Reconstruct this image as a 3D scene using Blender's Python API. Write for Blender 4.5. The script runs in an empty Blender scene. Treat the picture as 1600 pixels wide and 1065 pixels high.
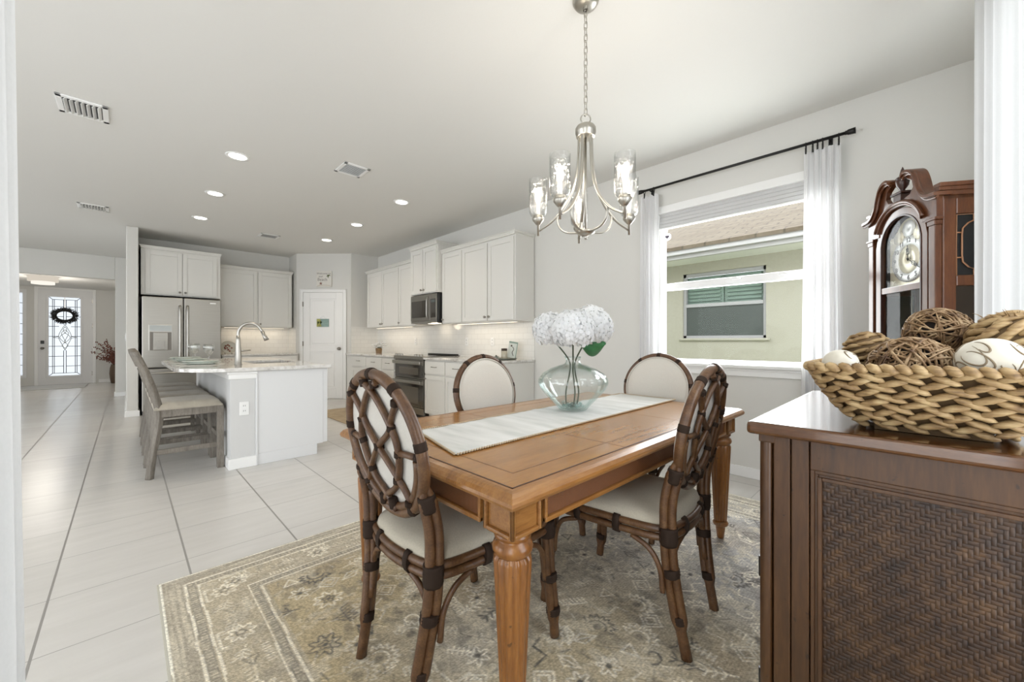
import bpy, math, random
import numpy as np
from mathutils import Vector, Matrix
PI = math.pi
sc = bpy.context.scene
COL = sc.collection
random.seed(7)
# ---------------------------------------------------------------- camera
TH = math.atan2(603, 618)
cam = bpy.data.cameras.new('camera'); cam.sensor_width = 36; cam.lens = 618/1600*36; cam.clip_start = .02; cam.clip_end = 100
co = bpy.data.objects.new('camera', cam); COL.objects.link(co)
co.location = (0, 0, 1.10); co.rotation_euler = (PI/2, 0, -TH); sc.camera = co
# ---------------------------------------------------------------- world, sun, exposure
w = bpy.data.worlds.new('sky'); sc.world = w; w.use_nodes = True
bg = w.node_tree.nodes['Background']; bg.inputs[0].default_value = (.93, .965, 1, 1); bg.inputs[1].default_value = 3.5
sun = bpy.data.lights.new('sun', 'SUN'); sun.energy = .7; sun.angle = .02; sun.color = (1, .96, .90)
so = bpy.data.objects.new('sun', sun); COL.objects.link(so); so.rotation_euler = (math.radians(-38), math.radians(12), 0)
sc.view_settings.view_transform = 'Standard'; sc.view_settings.look = 'None'
sc.view_settings.gamma = 1; sc.view_settings.use_curve_mapping = False
sc.view_settings.exposure = .44
sc.cycles.use_denoising = True
sc.cycles.max_bounces = 14; sc.cycles.diffuse_bounces = 7; sc.cycles.transparent_max_bounces = 24
sc.cycles.caustics_reflective = False; sc.cycles.caustics_refractive = False

def daylight(name, loc, rot, sx, sy, power, col=(.97, .985, 1)):
    """area lamp added at a window opening to strengthen the light coming in"""
    l = bpy.data.lights.new(name, 'AREA'); l.shape = 'RECTANGLE'; l.size = sx; l.size_y = sy; l.energy = power; l.color = col
    o = bpy.data.objects.new(name, l); COL.objects.link(o); o.location = loc; o.rotation_euler = rot
daylight('dining_window_daylight_lamp', (3.80, 1.06, 1.6), (0, PI/2, 0), 1.40, 1.25, 34)        # faces -X
daylight('back_window_daylight_lamp', (1.15, -.38, 1.4), (PI/2, 0, PI), .85, 2.1, 27)           # faces +Y
# ---------------------------------------------------------------- node helpers
class N:
    def __init__(s, name):
        s.m = bpy.data.materials.new(name); s.m.use_nodes = True; s.t = s.m.node_tree; s.n = s.t.nodes; s.l = s.t.links
        s.n.clear(); s.out = s.n.new('ShaderNodeOutputMaterial'); s._c = None
    def new(s, typ, **k):
        d = s.n.new(typ)
        for a, v in k.items(): setattr(d, a, v)
        return d
    def set(s, sock, v):
        if hasattr(v, 'is_linked'): s.l.new(v, sock)
        elif isinstance(v, (tuple, list)): sock.default_value = tuple(v) + ((1,) if len(v) == 3 and sock.type == 'RGBA' else ())
        else: sock.default_value = v
    def coord(s, kind='Object'):
        if s._c is None: s._c = s.new('ShaderNodeTexCoord')
        return s._c.outputs[kind]
    def mp(s, scale=(1, 1, 1), loc=(0, 0, 0), src=None, rot=(0, 0, 0)):
        d = s.new('ShaderNodeMapping'); s.l.new(src or s.coord(), d.inputs[0])
        d.inputs['Scale'].default_value = scale; d.inputs['Location'].default_value = loc; d.inputs['Rotation'].default_value = rot
        return d.outputs[0]
    def noise(s, vec, scale=5, detail=3, rough=.55, dist=0):
        d = s.new('ShaderNodeTexNoise'); s.l.new(vec, d.inputs['Vector'])
        d.inputs['Scale'].default_value = scale; d.inputs['Detail'].default_value = detail
        d.inputs['Roughness'].default_value = rough; d.inputs['Distortion'].default_value = dist
        return d.outputs[0]
    def math(s, op, a, b=0, c=None):
        d = s.new('ShaderNodeMath', operation=op); s.set(d.inputs[0], a); s.set(d.inputs[1], b)
        if c is not None: s.set(d.inputs[2], c)
        return d.outputs[0]
    def ramp(s, f, stops):
        d = s.new('ShaderNodeValToRGB'); s.l.new(f, d.inputs[0]); e = d.color_ramp.elements
        while len(e) < len(stops): e.new(.5)
        for q, (p, c) in zip(e, stops): q.position = p; q.color = tuple(c) + (1,)
        return d.outputs[0]
    def mix(s, f, a, b, typ='MIX'):
        d = s.new('ShaderNodeMix', data_type='RGBA', blend_type=typ)
        s.set(d.inputs[0], f); s.set(d.inputs[6], a); s.set(d.inputs[7], b); return d.outputs[2]
    def bump(s, h, strength=.2, dist=.01, nrm=None):
        d = s.new('ShaderNodeBump'); s.l.new(h, d.inputs['Height']); d.inputs['Strength'].default_value = strength
        d.inputs['Distance'].default_value = dist
        if nrm: s.l.new(nrm, d.inputs['Normal'])
        return d.outputs[0]
    def bsdf(s, **k):
        d = s.new('ShaderNodeBsdfPrincipled')
        for a, v in k.items(): s.set(d.inputs[a.replace('_', ' ')], v)
        s.l.new(d.outputs[0], s.out.inputs[0]); return d
    def xyz(s, src=None):
        d = s.new('ShaderNodeSeparateXYZ'); s.l.new(src or s.coord(), d.inputs[0]); return d.outputs
    def comb(s, x, y, z=0):
        d = s.new('ShaderNodeCombineXYZ'); s.set(d.inputs[0], x); s.set(d.inputs[1], y); s.set(d.inputs[2], z); return d.outputs[0]

def mat(name, col, rough=.5, metal=0, var=None, bump=None, coat=0, spec=.5, sheen=0):
    q = N(name); c = col; kw = {}
    if var:
        sc_, amt, st = var
        f = q.noise(q.mp(st), sc_, 4)
        c = q.ramp(f, [(.25, [x*(1-amt) for x in col]), (.75, [min(1, x*(1+amt)) for x in col])])
    if bump:
        kw['Normal'] = q.bump(q.noise(q.mp(bump[2] if len(bump) > 2 else (1, 1, 1)), bump[0], 3), bump[1], .004)
    q.bsdf(Base_Color=c, Roughness=rough, Metallic=metal, Coat_Weight=coat, Coat_Roughness=.08, Specular_IOR_Level=spec, Sheen_Weight=sheen, **kw)
    return q.m

def wood(name, dark, mid, light, rough=.35, st=(3, 3, 40), scale=2, coat=.2, bump=.05, spots=0):
    q = N(name)
    v = q.mp(st)
    f = q.noise(v, scale, 5, .6, .6)
    g = q.noise(q.mp(tuple(x*4 for x in st)), scale*2, 3)
    f = q.math('MULTIPLY_ADD', g, .35, q.math('MULTIPLY', f, .65))
    c = q.ramp(f, [(.28, dark), (.5, mid), (.72, light)])
    if spots:
        sp = q.noise(q.mp((1, 1, 1)), 38, 2)
        c = q.mix(q.ramp(sp, [(.69, (0, 0, 0)), (.74, (spots,)*3)]), c, tuple(x*.3 for x in dark))
    q.bsdf(Base_Color=c, Roughness=rough, Coat_Weight=coat, Coat_Roughness=.12, Normal=q.bump(f, bump, .003))
    return q.m

def emit(name, col, strength):
    q = N(name); e = q.new('ShaderNodeEmission'); e.inputs[0].default_value = tuple(col) + (1,); e.inputs[1].default_value = strength
    q.l.new(e.outputs[0], q.out.inputs[0]); return q.m

def thin_glass(name, tint=(1, 1, 1), edge=(.75, .85, .84), ripple=0, refl=1.0, power=2.2):
    """clear glass: straight-through light, mirror at grazing angles, denser at the edge"""
    q = N(name)
    nrm = None
    if ripple: nrm = q.bump(q.noise(q.mp((1, 1, 1)), 45, 2, .5, 1.2), ripple, .01)
    lw = q.new('ShaderNodeLayerWeight'); lw.inputs[0].default_value = .5
    if nrm: q.l.new(nrm, lw.inputs[1])
    f = q.math('POWER', lw.outputs[1], power)
    c = q.mix(f, tint, edge)
    t = q.new('ShaderNodeBsdfTransparent'); q.l.new(c, t.inputs[0])
    g = q.new('ShaderNodeBsdfGlossy'); g.inputs['Roughness'].default_value = .02
    if nrm: q.l.new(nrm, g.inputs['Normal'])
    fr = q.math('MULTIPLY', q.math('MULTIPLY_ADD', f, .5, .05), refl)
    m = q.new('ShaderNodeMixShader'); q.l.new(fr, m.inputs[0]); q.l.new(t.outputs[0], m.inputs[1]); q.l.new(g.outputs[0], m.inputs[2])
    q.l.new(m.outputs[0], q.out.inputs[0]); return q.m

def sheer(name, col, trans=.5, weave=True):
    q = N(name)
    f = q.noise(q.mp((260, 260, 160)), 1, 2)
    c = q.ramp(f, [(.3, [x*.97 for x in col]), (.7, col)])
    d = q.new('ShaderNodeBsdfDiffuse'); q.l.new(c, d.inputs[0])
    t = q.new('ShaderNodeBsdfTranslucent'); q.l.new(c, t.inputs[0])
    m = q.new('ShaderNodeMixShader'); m.inputs[0].default_value = trans
    q.l.new(d.outputs[0], m.inputs[1]); q.l.new(t.outputs[0], m.inputs[2]); q.l.new(m.outputs[0], q.out.inputs[0]); return q.m

# ---------------------------------------------------------------- mesh helpers
def cr(pts, n=6, closed=False):
    P = [Vector(p) for p in pts]; out = []; L = len(P)
    rng = range(L if closed else L-1)
    for i in rng:
        a = P[i-1] if (closed or i > 0) else P[0]*2-P[1]
        b = P[i]; c = P[(i+1) % L]
        d = P[(i+2) % L] if (closed or i+2 < L) else P[-1]*2-P[-2]
        for k in range(n):
            t = k/n
            out.append(.5*((2*b)+(c-a)*t+(2*a-5*b+4*c-d)*t*t+(3*b-a-3*c+d)*t**3))
    if not closed: out.append(P[-1])
    return out

class MB:
    def __init__(s): s.v = []; s.f = []; s.sm = []
    def add(s, v, f, sm=False):
        o = len(s.v); s.v += [tuple(p) for p in v]; s.f += [tuple(i+o for i in q) for q in f]; s.sm += [sm]*len(f); return s
    def box(s, x0, x1, y0, y1, z0, z1, M=None):
        v = [(x, y, z) for x in (x0, x1) for y in (y0, y1) for z in (z0, z1)]
        if M: v = [M @ Vector(p) for p in v]
        return s.add(v, [(0, 1, 3, 2), (4, 6, 7, 5), (0, 4, 5, 1), (2, 3, 7, 6), (0, 2, 6, 4), (1, 5, 7, 3)])
    def tube(s, pts, r, seg=8, closed=False, caps=True, flat=None):
        P = [Vector(p) for p in pts]; n = len(P)
        if n < 2: return s
        R = r if isinstance(r, (list, tuple)) else [r]*n
        T = []
        for i in range(n):
            a = P[i-1] if (i > 0 or closed) else P[0]; b = P[(i+1) % n] if (i < n-1 or closed) else P[-1]
            d = b-a; T.append(d.normalized() if d.length > 1e-9 else Vector((0, 0, 1)))
        u = T[0].orthogonal().normalized() if flat is None else (Vector(flat)-T[0]*Vector(flat).dot(T[0])).normalized()
        fr = []
        for i in range(n):
            if i:
                if flat is None:
                    q = T[i-1].rotation_difference(T[i]); u = q @ u
                else: u = Vector(flat)
            u = (u-T[i]*u.dot(T[i])).normalized(); fr.append((u.copy(), T[i].cross(u)))
        v = []
        for i in range(n):
            a, b = fr[i]; ra, rb = R[i] if isinstance(R[i], (tuple, list)) else (R[i], R[i])
            for k in range(seg):
                t = 2*PI*k/seg; v.append(P[i]+a*(ra*math.cos(t))+b*(rb*math.sin(t)))
        f = []
        off = 0
        if closed:   # best twist match
            best = min(range(seg), key=lambda o: (v[(n-1)*seg+0]-v[o]).length); off = best
        for i in range(n if closed else n-1):
            j = (i+1) % n; o = off if (closed and i == n-1) else 0
            for k in range(seg):
                f.append((i*seg+k, i*seg+(k+1) % seg, j*seg+(k+1+o) % seg, j*seg+(k+o) % seg))
        s.add(v, f, True)
        if caps and not closed:
            o = len(s.v)-len(v)
            s.f.append(tuple(o+k for k in reversed(range(seg)))); s.sm.append(False)
            s.f.append(tuple(o+(n-1)*seg+k for k in range(seg))); s.sm.append(False)
        return s
    def lathe(s, prof, c=(0, 0, 0), seg=24, M=None, mod=None, caps=False, smooth=True):
        v = []; n = len(prof)
        for i, (r, z) in enumerate(prof):
            for k in range(seg):
                t = 2*PI*k/seg; rr = r*(mod(t, z) if mod else 1)
                p = Vector((c[0]+rr*math.cos(t), c[1]+rr*math.sin(t), c[2]+z)); v.append(M @ p if M else p)
        f = [(i*seg+k, i*seg+(k+1) % seg, (i+1)*seg+(k+1) % seg, (i+1)*seg+k) for i in range(n-1) for k in range(seg)]
        s.add(v, f, smooth)
        if caps:
            o = len(s.v)-len(v)
            s.f.append(tuple(o+k for k in reversed(range(seg)))); s.sm.append(False)
            s.f.append(tuple(o+(n-1)*seg+k for k in range(seg))); s.sm.append(False)
        return s
    def ball(s, c, r, seg=12, rings=8, M=None):
        rx, ry, rz = r if isinstance(r, (tuple, list)) else (r, r, r)
        v = []; f = []
        pts = [(0, 0, -1)]
        for i in range(1, rings):
            ph = -PI/2+PI*i/rings
            for k in range(seg):
                t = 2*PI*k/seg; pts.append((math.cos(ph)*math.cos(t), math.cos(ph)*math.sin(t), math.sin(ph)))
        pts.append((0, 0, 1))
        for p in pts:
            q = Vector((p[0]*rx, p[1]*ry, p[2]*rz))
            if M: q = M @ q
            v.append(q+Vector(c))
        for k in range(seg): f.append((0, 1+(k+1) % seg, 1+k))
        for i in range(rings-2):
            for k in range(seg):
                a = 1+i*seg+k; b = 1+i*seg+(k+1) % seg; f.append((a, b, b+seg, a+seg))
        o = 1+(rings-2)*seg; L = len(v)-1
        for k in range(seg): f.append((o+k, o+(k+1) % seg, L))
        return s.add(v, f, True)
    def prism(s, poly, a, b, axis='z', M=None):
        """extrude a 2D outline along an axis"""
        def P(p, h):
            q = {'z': (p[0], p[1], h), 'y': (p[0], h, p[1]), 'x': (h, p[0], p[1])}[axis]
            return M @ Vector(q) if M else Vector(q)
        n = len(poly)
        v = [P(p, a) for p in poly]+[P(p, b) for p in poly]
        f = [(i, (i+1) % n, n+(i+1) % n, n+i) for i in range(n)]+[tuple(reversed(range(n))), tuple(range(n, 2*n))]
        return s.add(v, f)
    def grid(s, fn, nu, nv, wrapu=False, smooth=True):
        v = [fn(i/(nu if wrapu else nu-1), j/(nv-1)) for j in range(nv) for i in range(nu)]
        f = [(j*nu+i, j*nu+(i+1) % nu, (j+1)*nu+(i+1) % nu, (j+1)*nu+i) for j in range(nv-1) for i in range(nu if wrapu else nu-1)]
        return s.add(v, f, smooth)
    def build(s, name, m=None, parent=None, bevel=0, seg=2, solid=0, sub=0, loc=None, rot=None):
        me = bpy.data.meshes.new(name); me.from_pydata(s.v, [], s.f); me.update()
        me.polygons.foreach_set('use_smooth', s.sm)
        import bmesh
        bm = bmesh.new(); bm.from_mesh(me); bmesh.ops.recalc_face_normals(bm, faces=bm.faces); bm.to_mesh(me); bm.free()
        if m: me.materials.append(m)
        o = bpy.data.objects.new(name, me); COL.objects.link(o)
        if parent: o.parent = parent
        if loc: o.location = loc
        if rot: o.rotation_euler = rot
        if solid:
            d = o.modifiers.new('solid', 'SOLIDIFY'); d.thickness = solid; d.offset = 0
        if bevel:
            d = o.modifiers.new('bevel', 'BEVEL'); d.width = bevel; d.segments = seg; d.limit_method = 'ANGLE'; d.angle_limit = math.radians(50)
        if sub:
            d = o.modifiers.new('sub', 'SUBSURF'); d.levels = sub; d.render_levels = sub
        return o

def tag(o, label=None, cat=None, group=None, kind=None):
    if label: o['label'] = label
    if cat: o['category'] = cat
    if group: o['group'] = group
    if kind: o['kind'] = kind
    return o
def thing(name, label, cat, loc=(0, 0, 0), rz=0, group=None):
    o = bpy.data.objects.new(name, None); COL.objects.link(o); o.empty_display_size = .1
    o.location = loc; o.rotation_euler = (0, 0, rz); return tag(o, label, cat, group)
def dup(root, loc, rz, label=None, group=None):
    r = root.copy(); COL.objects.link(r); r.location = loc; r.rotation_euler = (0, 0, rz)
    if label: r['label'] = label
    if group: r['group'] = group
    def rec(a, b):
        for ch in list(a.children):
            c = ch.copy(); COL.objects.link(c); c.parent = b; rec(ch, c)
    rec(root, r); return r
def box(name, m, parent, x0, x1, y0, y1, z0, z1, bevel=0):
    return MB().box(x0, x1, y0, y1, z0, z1).build(name, m, parent, bevel)
def struct(o): o['kind'] = 'structure'; return o
def text(name, body, size, m, parent, M, ext=.0006, align='CENTER'):
    cu = bpy.data.curves.new(name, 'FONT'); cu.body = body; cu.size = size; cu.extrude = ext; cu.align_x = align; cu.align_y = 'CENTER'
    t = bpy.data.objects.new(name, cu); COL.objects.link(t)
    me = bpy.data.meshes.new_from_object(t.evaluated_get(bpy.context.evaluated_depsgraph_get())); bpy.data.objects.remove(t)
    me.transform(M); me.materials.clear(); me.materials.append(m)
    o = bpy.data.objects.new(name, me); COL.objects.link(o); o.parent = parent; return o
def point(name, loc, energy, col, parent=None, r=.03):
    l = bpy.data.lights.new(name, 'POINT'); l.energy = energy; l.color = col; l.shadow_soft_size = r
    o = bpy.data.objects.new(name, l); COL.objects.link(o); o.location = loc
    if parent: o.parent = parent
    return o

# ---------------------------------------------------------------- materials
m_wall = mat('painted_wall', (.66, .652, .622), .75, bump=(160, .05))
m_ceil = mat('ceiling_paint', (.70, .692, .665), .9, bump=(90, .10))
m_trim = mat('white_trim', (.82, .82, .81), .35)
m_cab = mat('cabinet_white', (.70, .69, .655), .38)
m_cabw = mat('island_white', (.70, .705, .71), .4)
m_steel = mat('brushed_steel', (.33, .315, .285), .34, 1, var=(3, .06, (1, 1, 60)))
m_steel2 = mat('satin_nickel', (.40, .385, .355), .32, 1)
m_knob = mat('knob_nickel', (.33, .31, .28), .35, 1)
m_black = mat('black_plastic', (.012, .012, .012), .35)
m_dglass = mat('dark_oven_glass', (.045, .04, .034), .06, coat=.3)
m_darkmetal = mat('dark_bronze', (.012, .011, .010), .45, .3)
m_glass = thin_glass('window_glass', (1, 1, 1), (.9, .95, .94), refl=.07)
m_sheer = sheer('sheer_linen', (.74, .74, .745), .20)
m_sheer2 = sheer('sheer_voile', (.62, .625, .63), .30)
m_cream = mat('cream_linen', (.47, .43, .345), .9, var=(220, .10, (1, 1, 1)), bump=(500, .25), sheen=.2)
m_cream2 = mat('white_linen', (.60, .575, .525), .9, var=(260, .06, (1, 1, 1)), bump=(500, .2), sheen=.2)
m_cane = wood('rattan_cane', (.038, .015, .006), (.098, .044, .017), (.175, .092, .037), .42, (6, 6, 6), 4, .12, .08)
m_wrap = mat('leather_wrap', (.030, .018, .012), .75, spec=.2, bump=(300, .3, (1, 1, 6)))
m_tabw = wood('table_wood', (.145, .058, .014), (.27, .118, .030), (.37, .18, .054), .3, (2, 14, 14), 2, .3, .03, .5)
m_tabv = wood('table_wood_upright', (.12, .043, .009), (.235, .090, .019), (.33, .145, .036), .3, (12, 12, 1.5), 2, .3, .03, .7)
m_tabt = wood('table_top_veneer', (.25, .105, .020), (.33, .145, .031), (.40, .19, .045), .25, (1.2, 9, 5), 2, .3, .01)
m_tabd = mat('table_dark_line', (.06, .022, .008), .4)
m_sbw = wood('sideboard_wood', (.027, .0105, .003), (.058, .023, .006), (.092, .040, .0115), .45, (9, 9, 1.2), 2, .08, .03, .7)
m_sbt = wood('sideboard_top_wood', (.045, .017, .005), (.080, .031, .009), (.120, .050, .015), .14, (14, 2, 8), 2, .6, .01, .5)
m_mah = wood('mahogany', (.050, .017, .007), (.100, .034, .013), (.155, .060, .023), .28, (10, 10, 1.5), 2, .4, .02)
m_mahd = mat('mahogany_dark', (.04, .012, .007), .35, coat=.3)
m_grayw = wood('weathered_grey_wood', (.085, .074, .060), (.165, .145, .120), (.27, .245, .21), .6, (14, 14, 2), 2, 0, .15)
m_cglass = thin_glass('clock_glass', (1, 1, 1), (.92, .94, .94), refl=.12)
m_bulb = emit('bulb_glow', (1, .88, .70), 7)
m_lens = emit('downlight_lens', (1, .95, .86), 9)
# ================================================================ SETTING
XW, ZC = 3.59, 2.765
def tile_mat():
    q = N('porcelain_tile'); x, y, z = q.xyz()
    u = q.math('DIVIDE', q.math('ADD', x, .694+.4568*20), .4568); v = q.math('DIVIDE', q.math('ADD', y, -2.133+.4397*20), .4397)
    fu, fv = q.math('FRACT', u), q.math('FRACT', v)
    du = q.math('MINIMUM', fu, q.math('SUBTRACT', 1, fu)); dv = q.math('MINIMUM', fv, q.math('SUBTRACT', 1, fv))
    gu = q.math('LESS_THAN', du, .0095); gv = q.math('LESS_THAN', dv, .0048)
    g = q.math('MAXIMUM', gu, gv)
    wn = q.new('ShaderNodeTexWhiteNoise', noise_dimensions='2D'); q.l.new(q.comb(q.math('FLOOR', u), q.math('FLOOR', v)), wn.inputs['Vector'])
    cl = q.noise(q.mp((1.1, 6, 1)), 2.2, 4, .6)
    f = q.math('MULTIPLY_ADD', wn.outputs[0], .25, q.math('MULTIPLY', cl, .75))
    c = q.ramp(f, [(.25, (.55, .53, .50)), (.75, (.625, .605, .575))])
    c = q.mix(g, c, (.27, .258, .24))
    r = q.math('MULTIPLY_ADD', g, .4, .24)
    q.bsdf(Base_Color=c, Roughness=r, Normal=q.bump(g, -.3, .002), Specular_IOR_Level=.5)
    return q.m
def granite_mat():
    q = N('granite'); a = q.noise(q.mp((1, 1, 1)), 24, 5, .7, .6); b = q.noise(q.mp((1, 1, 1)), 5, 3)
    f = q.math('MULTIPLY_ADD', b, .5, q.math('MULTIPLY', a, .5))
    c = q.ramp(f, [(.34, (.30, .27, .25)), (.46, (.58, .56, .53)), (.58, (.74, .73, .71))])
    q.bsdf(Base_Color=c, Roughness=.12, Coat_Weight=.4); return q.m
def subway_mat():
    q = N('subway_tile'); x, y, z = q.xyz()
    b = q.new('ShaderNodeTexBrick'); q.l.new(q.comb(q.math('ADD', x, y), z), b.inputs[0])
    b.inputs['Color1'].default_value = (.80, .79, .76, 1); b.inputs['Color2'].default_value = (.77, .76, .73, 1); b.inputs['Mortar'].default_value = (.66, .65, .62, 1)
    b.inputs['Scale'].default_value = 1; b.inputs['Mortar Size'].default_value = .0022; b.inputs['Brick Width'].default_value = .15; b.inputs['Row Height'].default_value = .075
    q.bsdf(Base_Color=b.outputs[0], Roughness=.18); return q.m
m_tile, m_gran, m_sub = tile_mat(), granite_mat(), subway_mat()

struct(MB().box(-4.7, 3.75, -.46, 15.4, -.1, 0).build('floor', m_tile))
c_ = MB().box(-4.7, 3.75, -.46, 11.28, ZC, ZC+.1); struct(c_.build('ceiling', m_ceil))
struct(MB().box(-2.6, .5, 11.25, 15.35, 2.45, 2.55).build('ceiling_foyer', m_ceil))
# right wall with the dining window opening
WY0, WY1, WZ0, WZ1 = .42, 1.715, .905, 2.35
m = MB(); m.box(XW, XW+.14, -.46, WY0, 0, ZC).box(XW, XW+.14, WY1, 8.85, 0, ZC).box(XW, XW+.14, WY0, WY1, 0, WZ0).box(XW, XW+.14, WY0, WY1, WZ1, ZC)
struct(m.build('wall_right', m_wall))
m = MB(); m.box(-.37, .7, -.46, -.34, 0, ZC).box(2.62, XW, -.46, -.34, 0, ZC).box(.7, 2.62, -.46, -.34, 0, .25).box(.7, 2.62, -.46, -.34, 2.5, ZC)
struct(m.build('wall_back', m_wall))
m = MB(); m.box(-.37, -.25, -.34, -.30, 0, ZC).box(-.37, -.25, .97, 1.1, 0, ZC).box(-.37, -.25, -.30, .97, 2.6, ZC)
struct(m.build('wall_left', m_wall))
struct(MB().box(-2.5, -.37, .98, 1.1, 2.5, ZC).box(-4.7, -2.5, .98, 1.1, 0, ZC).build('wall_rear', m_wall))
struct(MB().box(-4.7, -4.58, 1.1, 4.5, 2.5, ZC).box(-4.7, -4.58, 4.5, 6.6, 0, ZC).box(-4.7, -4.58, 6.6, 8.8, 2.5, ZC).box(-4.7, -4.58, 8.8, 11.1, 0, ZC).build('wall_greatroom', m_wall))
struct(MB().box(0, .13, 7.97, 11.1, 0, ZC).build('wall_hall', m_wall, bevel=.01))
struct(MB().box(.13, 2.325, 8.75, 8.87, 0, ZC).build('wall_kitchen', m_wall))
struct(MB().prism([(2.325, 8.87), (2.325, 8.262), (3.055, 7.535), (3.055, 7.5), (XW, 7.5), (XW, 8.87)], 0, ZC).build('wall_pantry', m_wall))
m = MB(); m.box(-4.7, -2.2, 11.1, 11.25, 0, ZC).box(-.155, .5, 11.1, 11.25, 0, ZC).box(-2.2, -.155, 11.1, 11.25, 2.315, ZC)
struct(m.build('wall_foyer', m_wall, bevel=.008))
m = MB(); m.box(-2.6, -2.16, 15.2, 15.32, 0, 2.45).box(-1.74, -1.62, 15.2, 15.32, 0, 2.45).box(-.575, .5, 15.2, 15.32, 0, 2.45).box(-1.62, -.575, 15.2, 15.32, 2.43, 2.45).box(-2.16, -1.74, 15.2, 15.32, 2.36, 2.45).box(-2.16, -1.74, 15.2, 15.32, 0, .2)
struct(m.build('wall_entry', m_wall))
struct(MB().box(.40, .50, 11.25, 15.2, 0, 2.45).build('wall_foyer_right', m_wall))
struct(MB().box(-2.6, -2.5, 11.25, 15.2, 0, 2.45).build('wall_foyer_left', m_wall))
# baseboards
def bb(name, x0, x1, y0, y1): struct(MB().box(x0, x1, y0, y1, 0, .085).build(name, m_trim, bevel=.004))
bb('baseboard_right', XW-.014, XW, -.34, 3.25); bb('baseboard_hall', -.014, .144, 7.956, 11.1); bb('baseboard_foyer', -.169, -.014, 11.086, 11.1)
bb('baseboard_foyer_jamb', -.169, -.155, 11.1, 11.25); bb('baseboard_entry', -.52, .40, 15.186, 15.2)
bb('baseboard_back', 2.62, 3.57, -.34, -.326)
# backsplash tile fields (part of the shell)
struct(MB().box(XW-.008, XW, 3.28, 7.5, .872, 1.40).build('trim_1', m_sub))
struct(MB().box(1.13, 2.325, 8.742, 8.75, .872, 1.40).build('trim_2', m_sub))
struct(MB().box(3.055, XW-.008, 7.492, 7.5, .872, 1.37).build('trim_3', m_sub))
struct(MB().box(2.317, 2.325, 8.27, 8.742, .872, 1.37).build('trim_4', m_sub))

# ---- dining window
wn = struct(thing('window_1', None, None, (XW, 0, 0)))
m_vinyl = mat('white_vinyl', (.84, .84, .84), .35)
f = MB(); f.box(.05, .14, WY0, WY0+.03, WZ0, WZ1).box(.05, .14, WY1-.028, WY1, WZ0, WZ1).box(.05, .14, WY0, WY1, WZ0, WZ0+.03).box(.05, .14, WY0, WY1, WZ1-.05, WZ1)
f.build('window_frame', m_vinyl, wn, .004)
s_ = MB().box(.045, .10, WY0+.03, WY1-.028, 1.572, 1.638); s_.build('meeting_rail', m_vinyl, wn, .006)
for y in (1.05, .72): MB().box(.02, .05, y-.035, y+.035, 1.61, 1.625).box(.02, .045, y-.012, y+.03, 1.622, 1.634).build('sash_lock', m_vinyl, wn, .003)
MB().box(.085, .089, WY0+.03, WY1-.028, WZ0+.03, 1.575).build('pane', m_glass, wn)
MB().box(.105, .109, WY0+.03, WY1-.028, 1.635, WZ1-.05).build('pane', m_glass, wn)
MB().box(-.05, .10, WY0-.05, WY1+.04, .878, .908).build('window_sill', m_trim, wn, .008)
MB().box(-.018, 0, WY0-.03, WY1+.02, .815, .878).box(-.024, 0, WY0-.04, WY1+.03, .858, .878).build('sill_apron', m_trim, wn, .003)
# back window behind the curtain (only its light and edge matter)
w2 = struct(thing('window_2', None, None, (0, -.34, 0)))
f = MB(); f.box(.7, .76, -.1, -.03, .25, 2.5).box(2.56, 2.62, -.1, -.03, .25, 2.5).box(.7, 2.62, -.1, -.03, .25, .32).box(.7, 2.62, -.1, -.03, 2.43, 2.5).box(1.63, 1.69, -.09, -.04, .32, 2.43)
f.build('window_frame', m_vinyl, w2, .004)
MB().box(.76, 2.56, -.068, -.064, .32, 2.43).build('pane', m_glass, w2)

# ---- pantry door on the diagonal wall
pd = struct(thing('door_1', None, None, (2.69, 7.8985, 0), -PI/4))
# local: +X along the wall, -Y out of the wall
def door_slab(par, W, z0, z1, panels, m, y=-.02, t=.03):
    s = .012; b = MB()
    xs = sorted({-W/2, W/2} | {p[0] for p in panels} | {p[1] for p in panels})
    b.box(-W/2, W/2, y+.006, y+t, z0, z1)
    px0, px1 = panels[0][0], panels[0][1]
    b.box(-W/2, px0, y-.004, y+.006, z0, z1).box(px1, W/2, y-.004, y+.006, z0, z1)
    zs = [z0]+[q for p in sorted(panels, key=lambda p: p[2]) for q in (p[2], p[3])]+[z1]
    for i in range(0, len(zs), 2): b.box(px0, px1, y-.004, y+.006, zs[i], zs[i+1])
    o = b.build('door_slab', m, par, .003)
    for p in panels:
        b = MB().box(p[0]+.035, p[1]-.035, y-.001, y+.01, p[2]+.035, p[3]-.035)
        b.build('raised_panel', m, par, .008)
    return o
door_slab(pd, .76, .012, 2.02, [(-.25, .25, 1.02, 1.90), (-.25, .25, .20, .90)], m_trim, y=-.012)
f = MB()
f.box(-.445, -.385, -.02, 0, 0, 2.085).box(.385, .445, -.02, 0, 0, 2.085).box(-.385, .385, -.02, 0, 2.025, 2.085)
f.box(-.445, -.43, -.028, 0, 0, 2.085).box(.43, .445, -.028, 0, 0, 2.085).box(-.43, .43, -.028, 0, 2.07, 2.085)
f.build('door_casing', m_trim, pd, .003)
k = MB(); k.lathe([(.001, 0), (.028, .002), (.03, .006), (.012, .01), (.011, .03), (.022, .036), (.028, .048), (.022, .06), (.001, .064)], seg=16, M=Matrix.Translation((.315, -.016, .955)) @ Matrix.Rotation(PI/2, 4, 'X'))
k.build('door_knob', m_knob, pd)
for z in (.25, 1.05, 1.80): MB().box(-.392, -.372, -.022, -.012, z-.045, z+.045).tube([(-.382, -.026, z-.045), (-.382, -.026, z+.045)], .007, 6).build('hinge', m_knob, pd)

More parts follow.
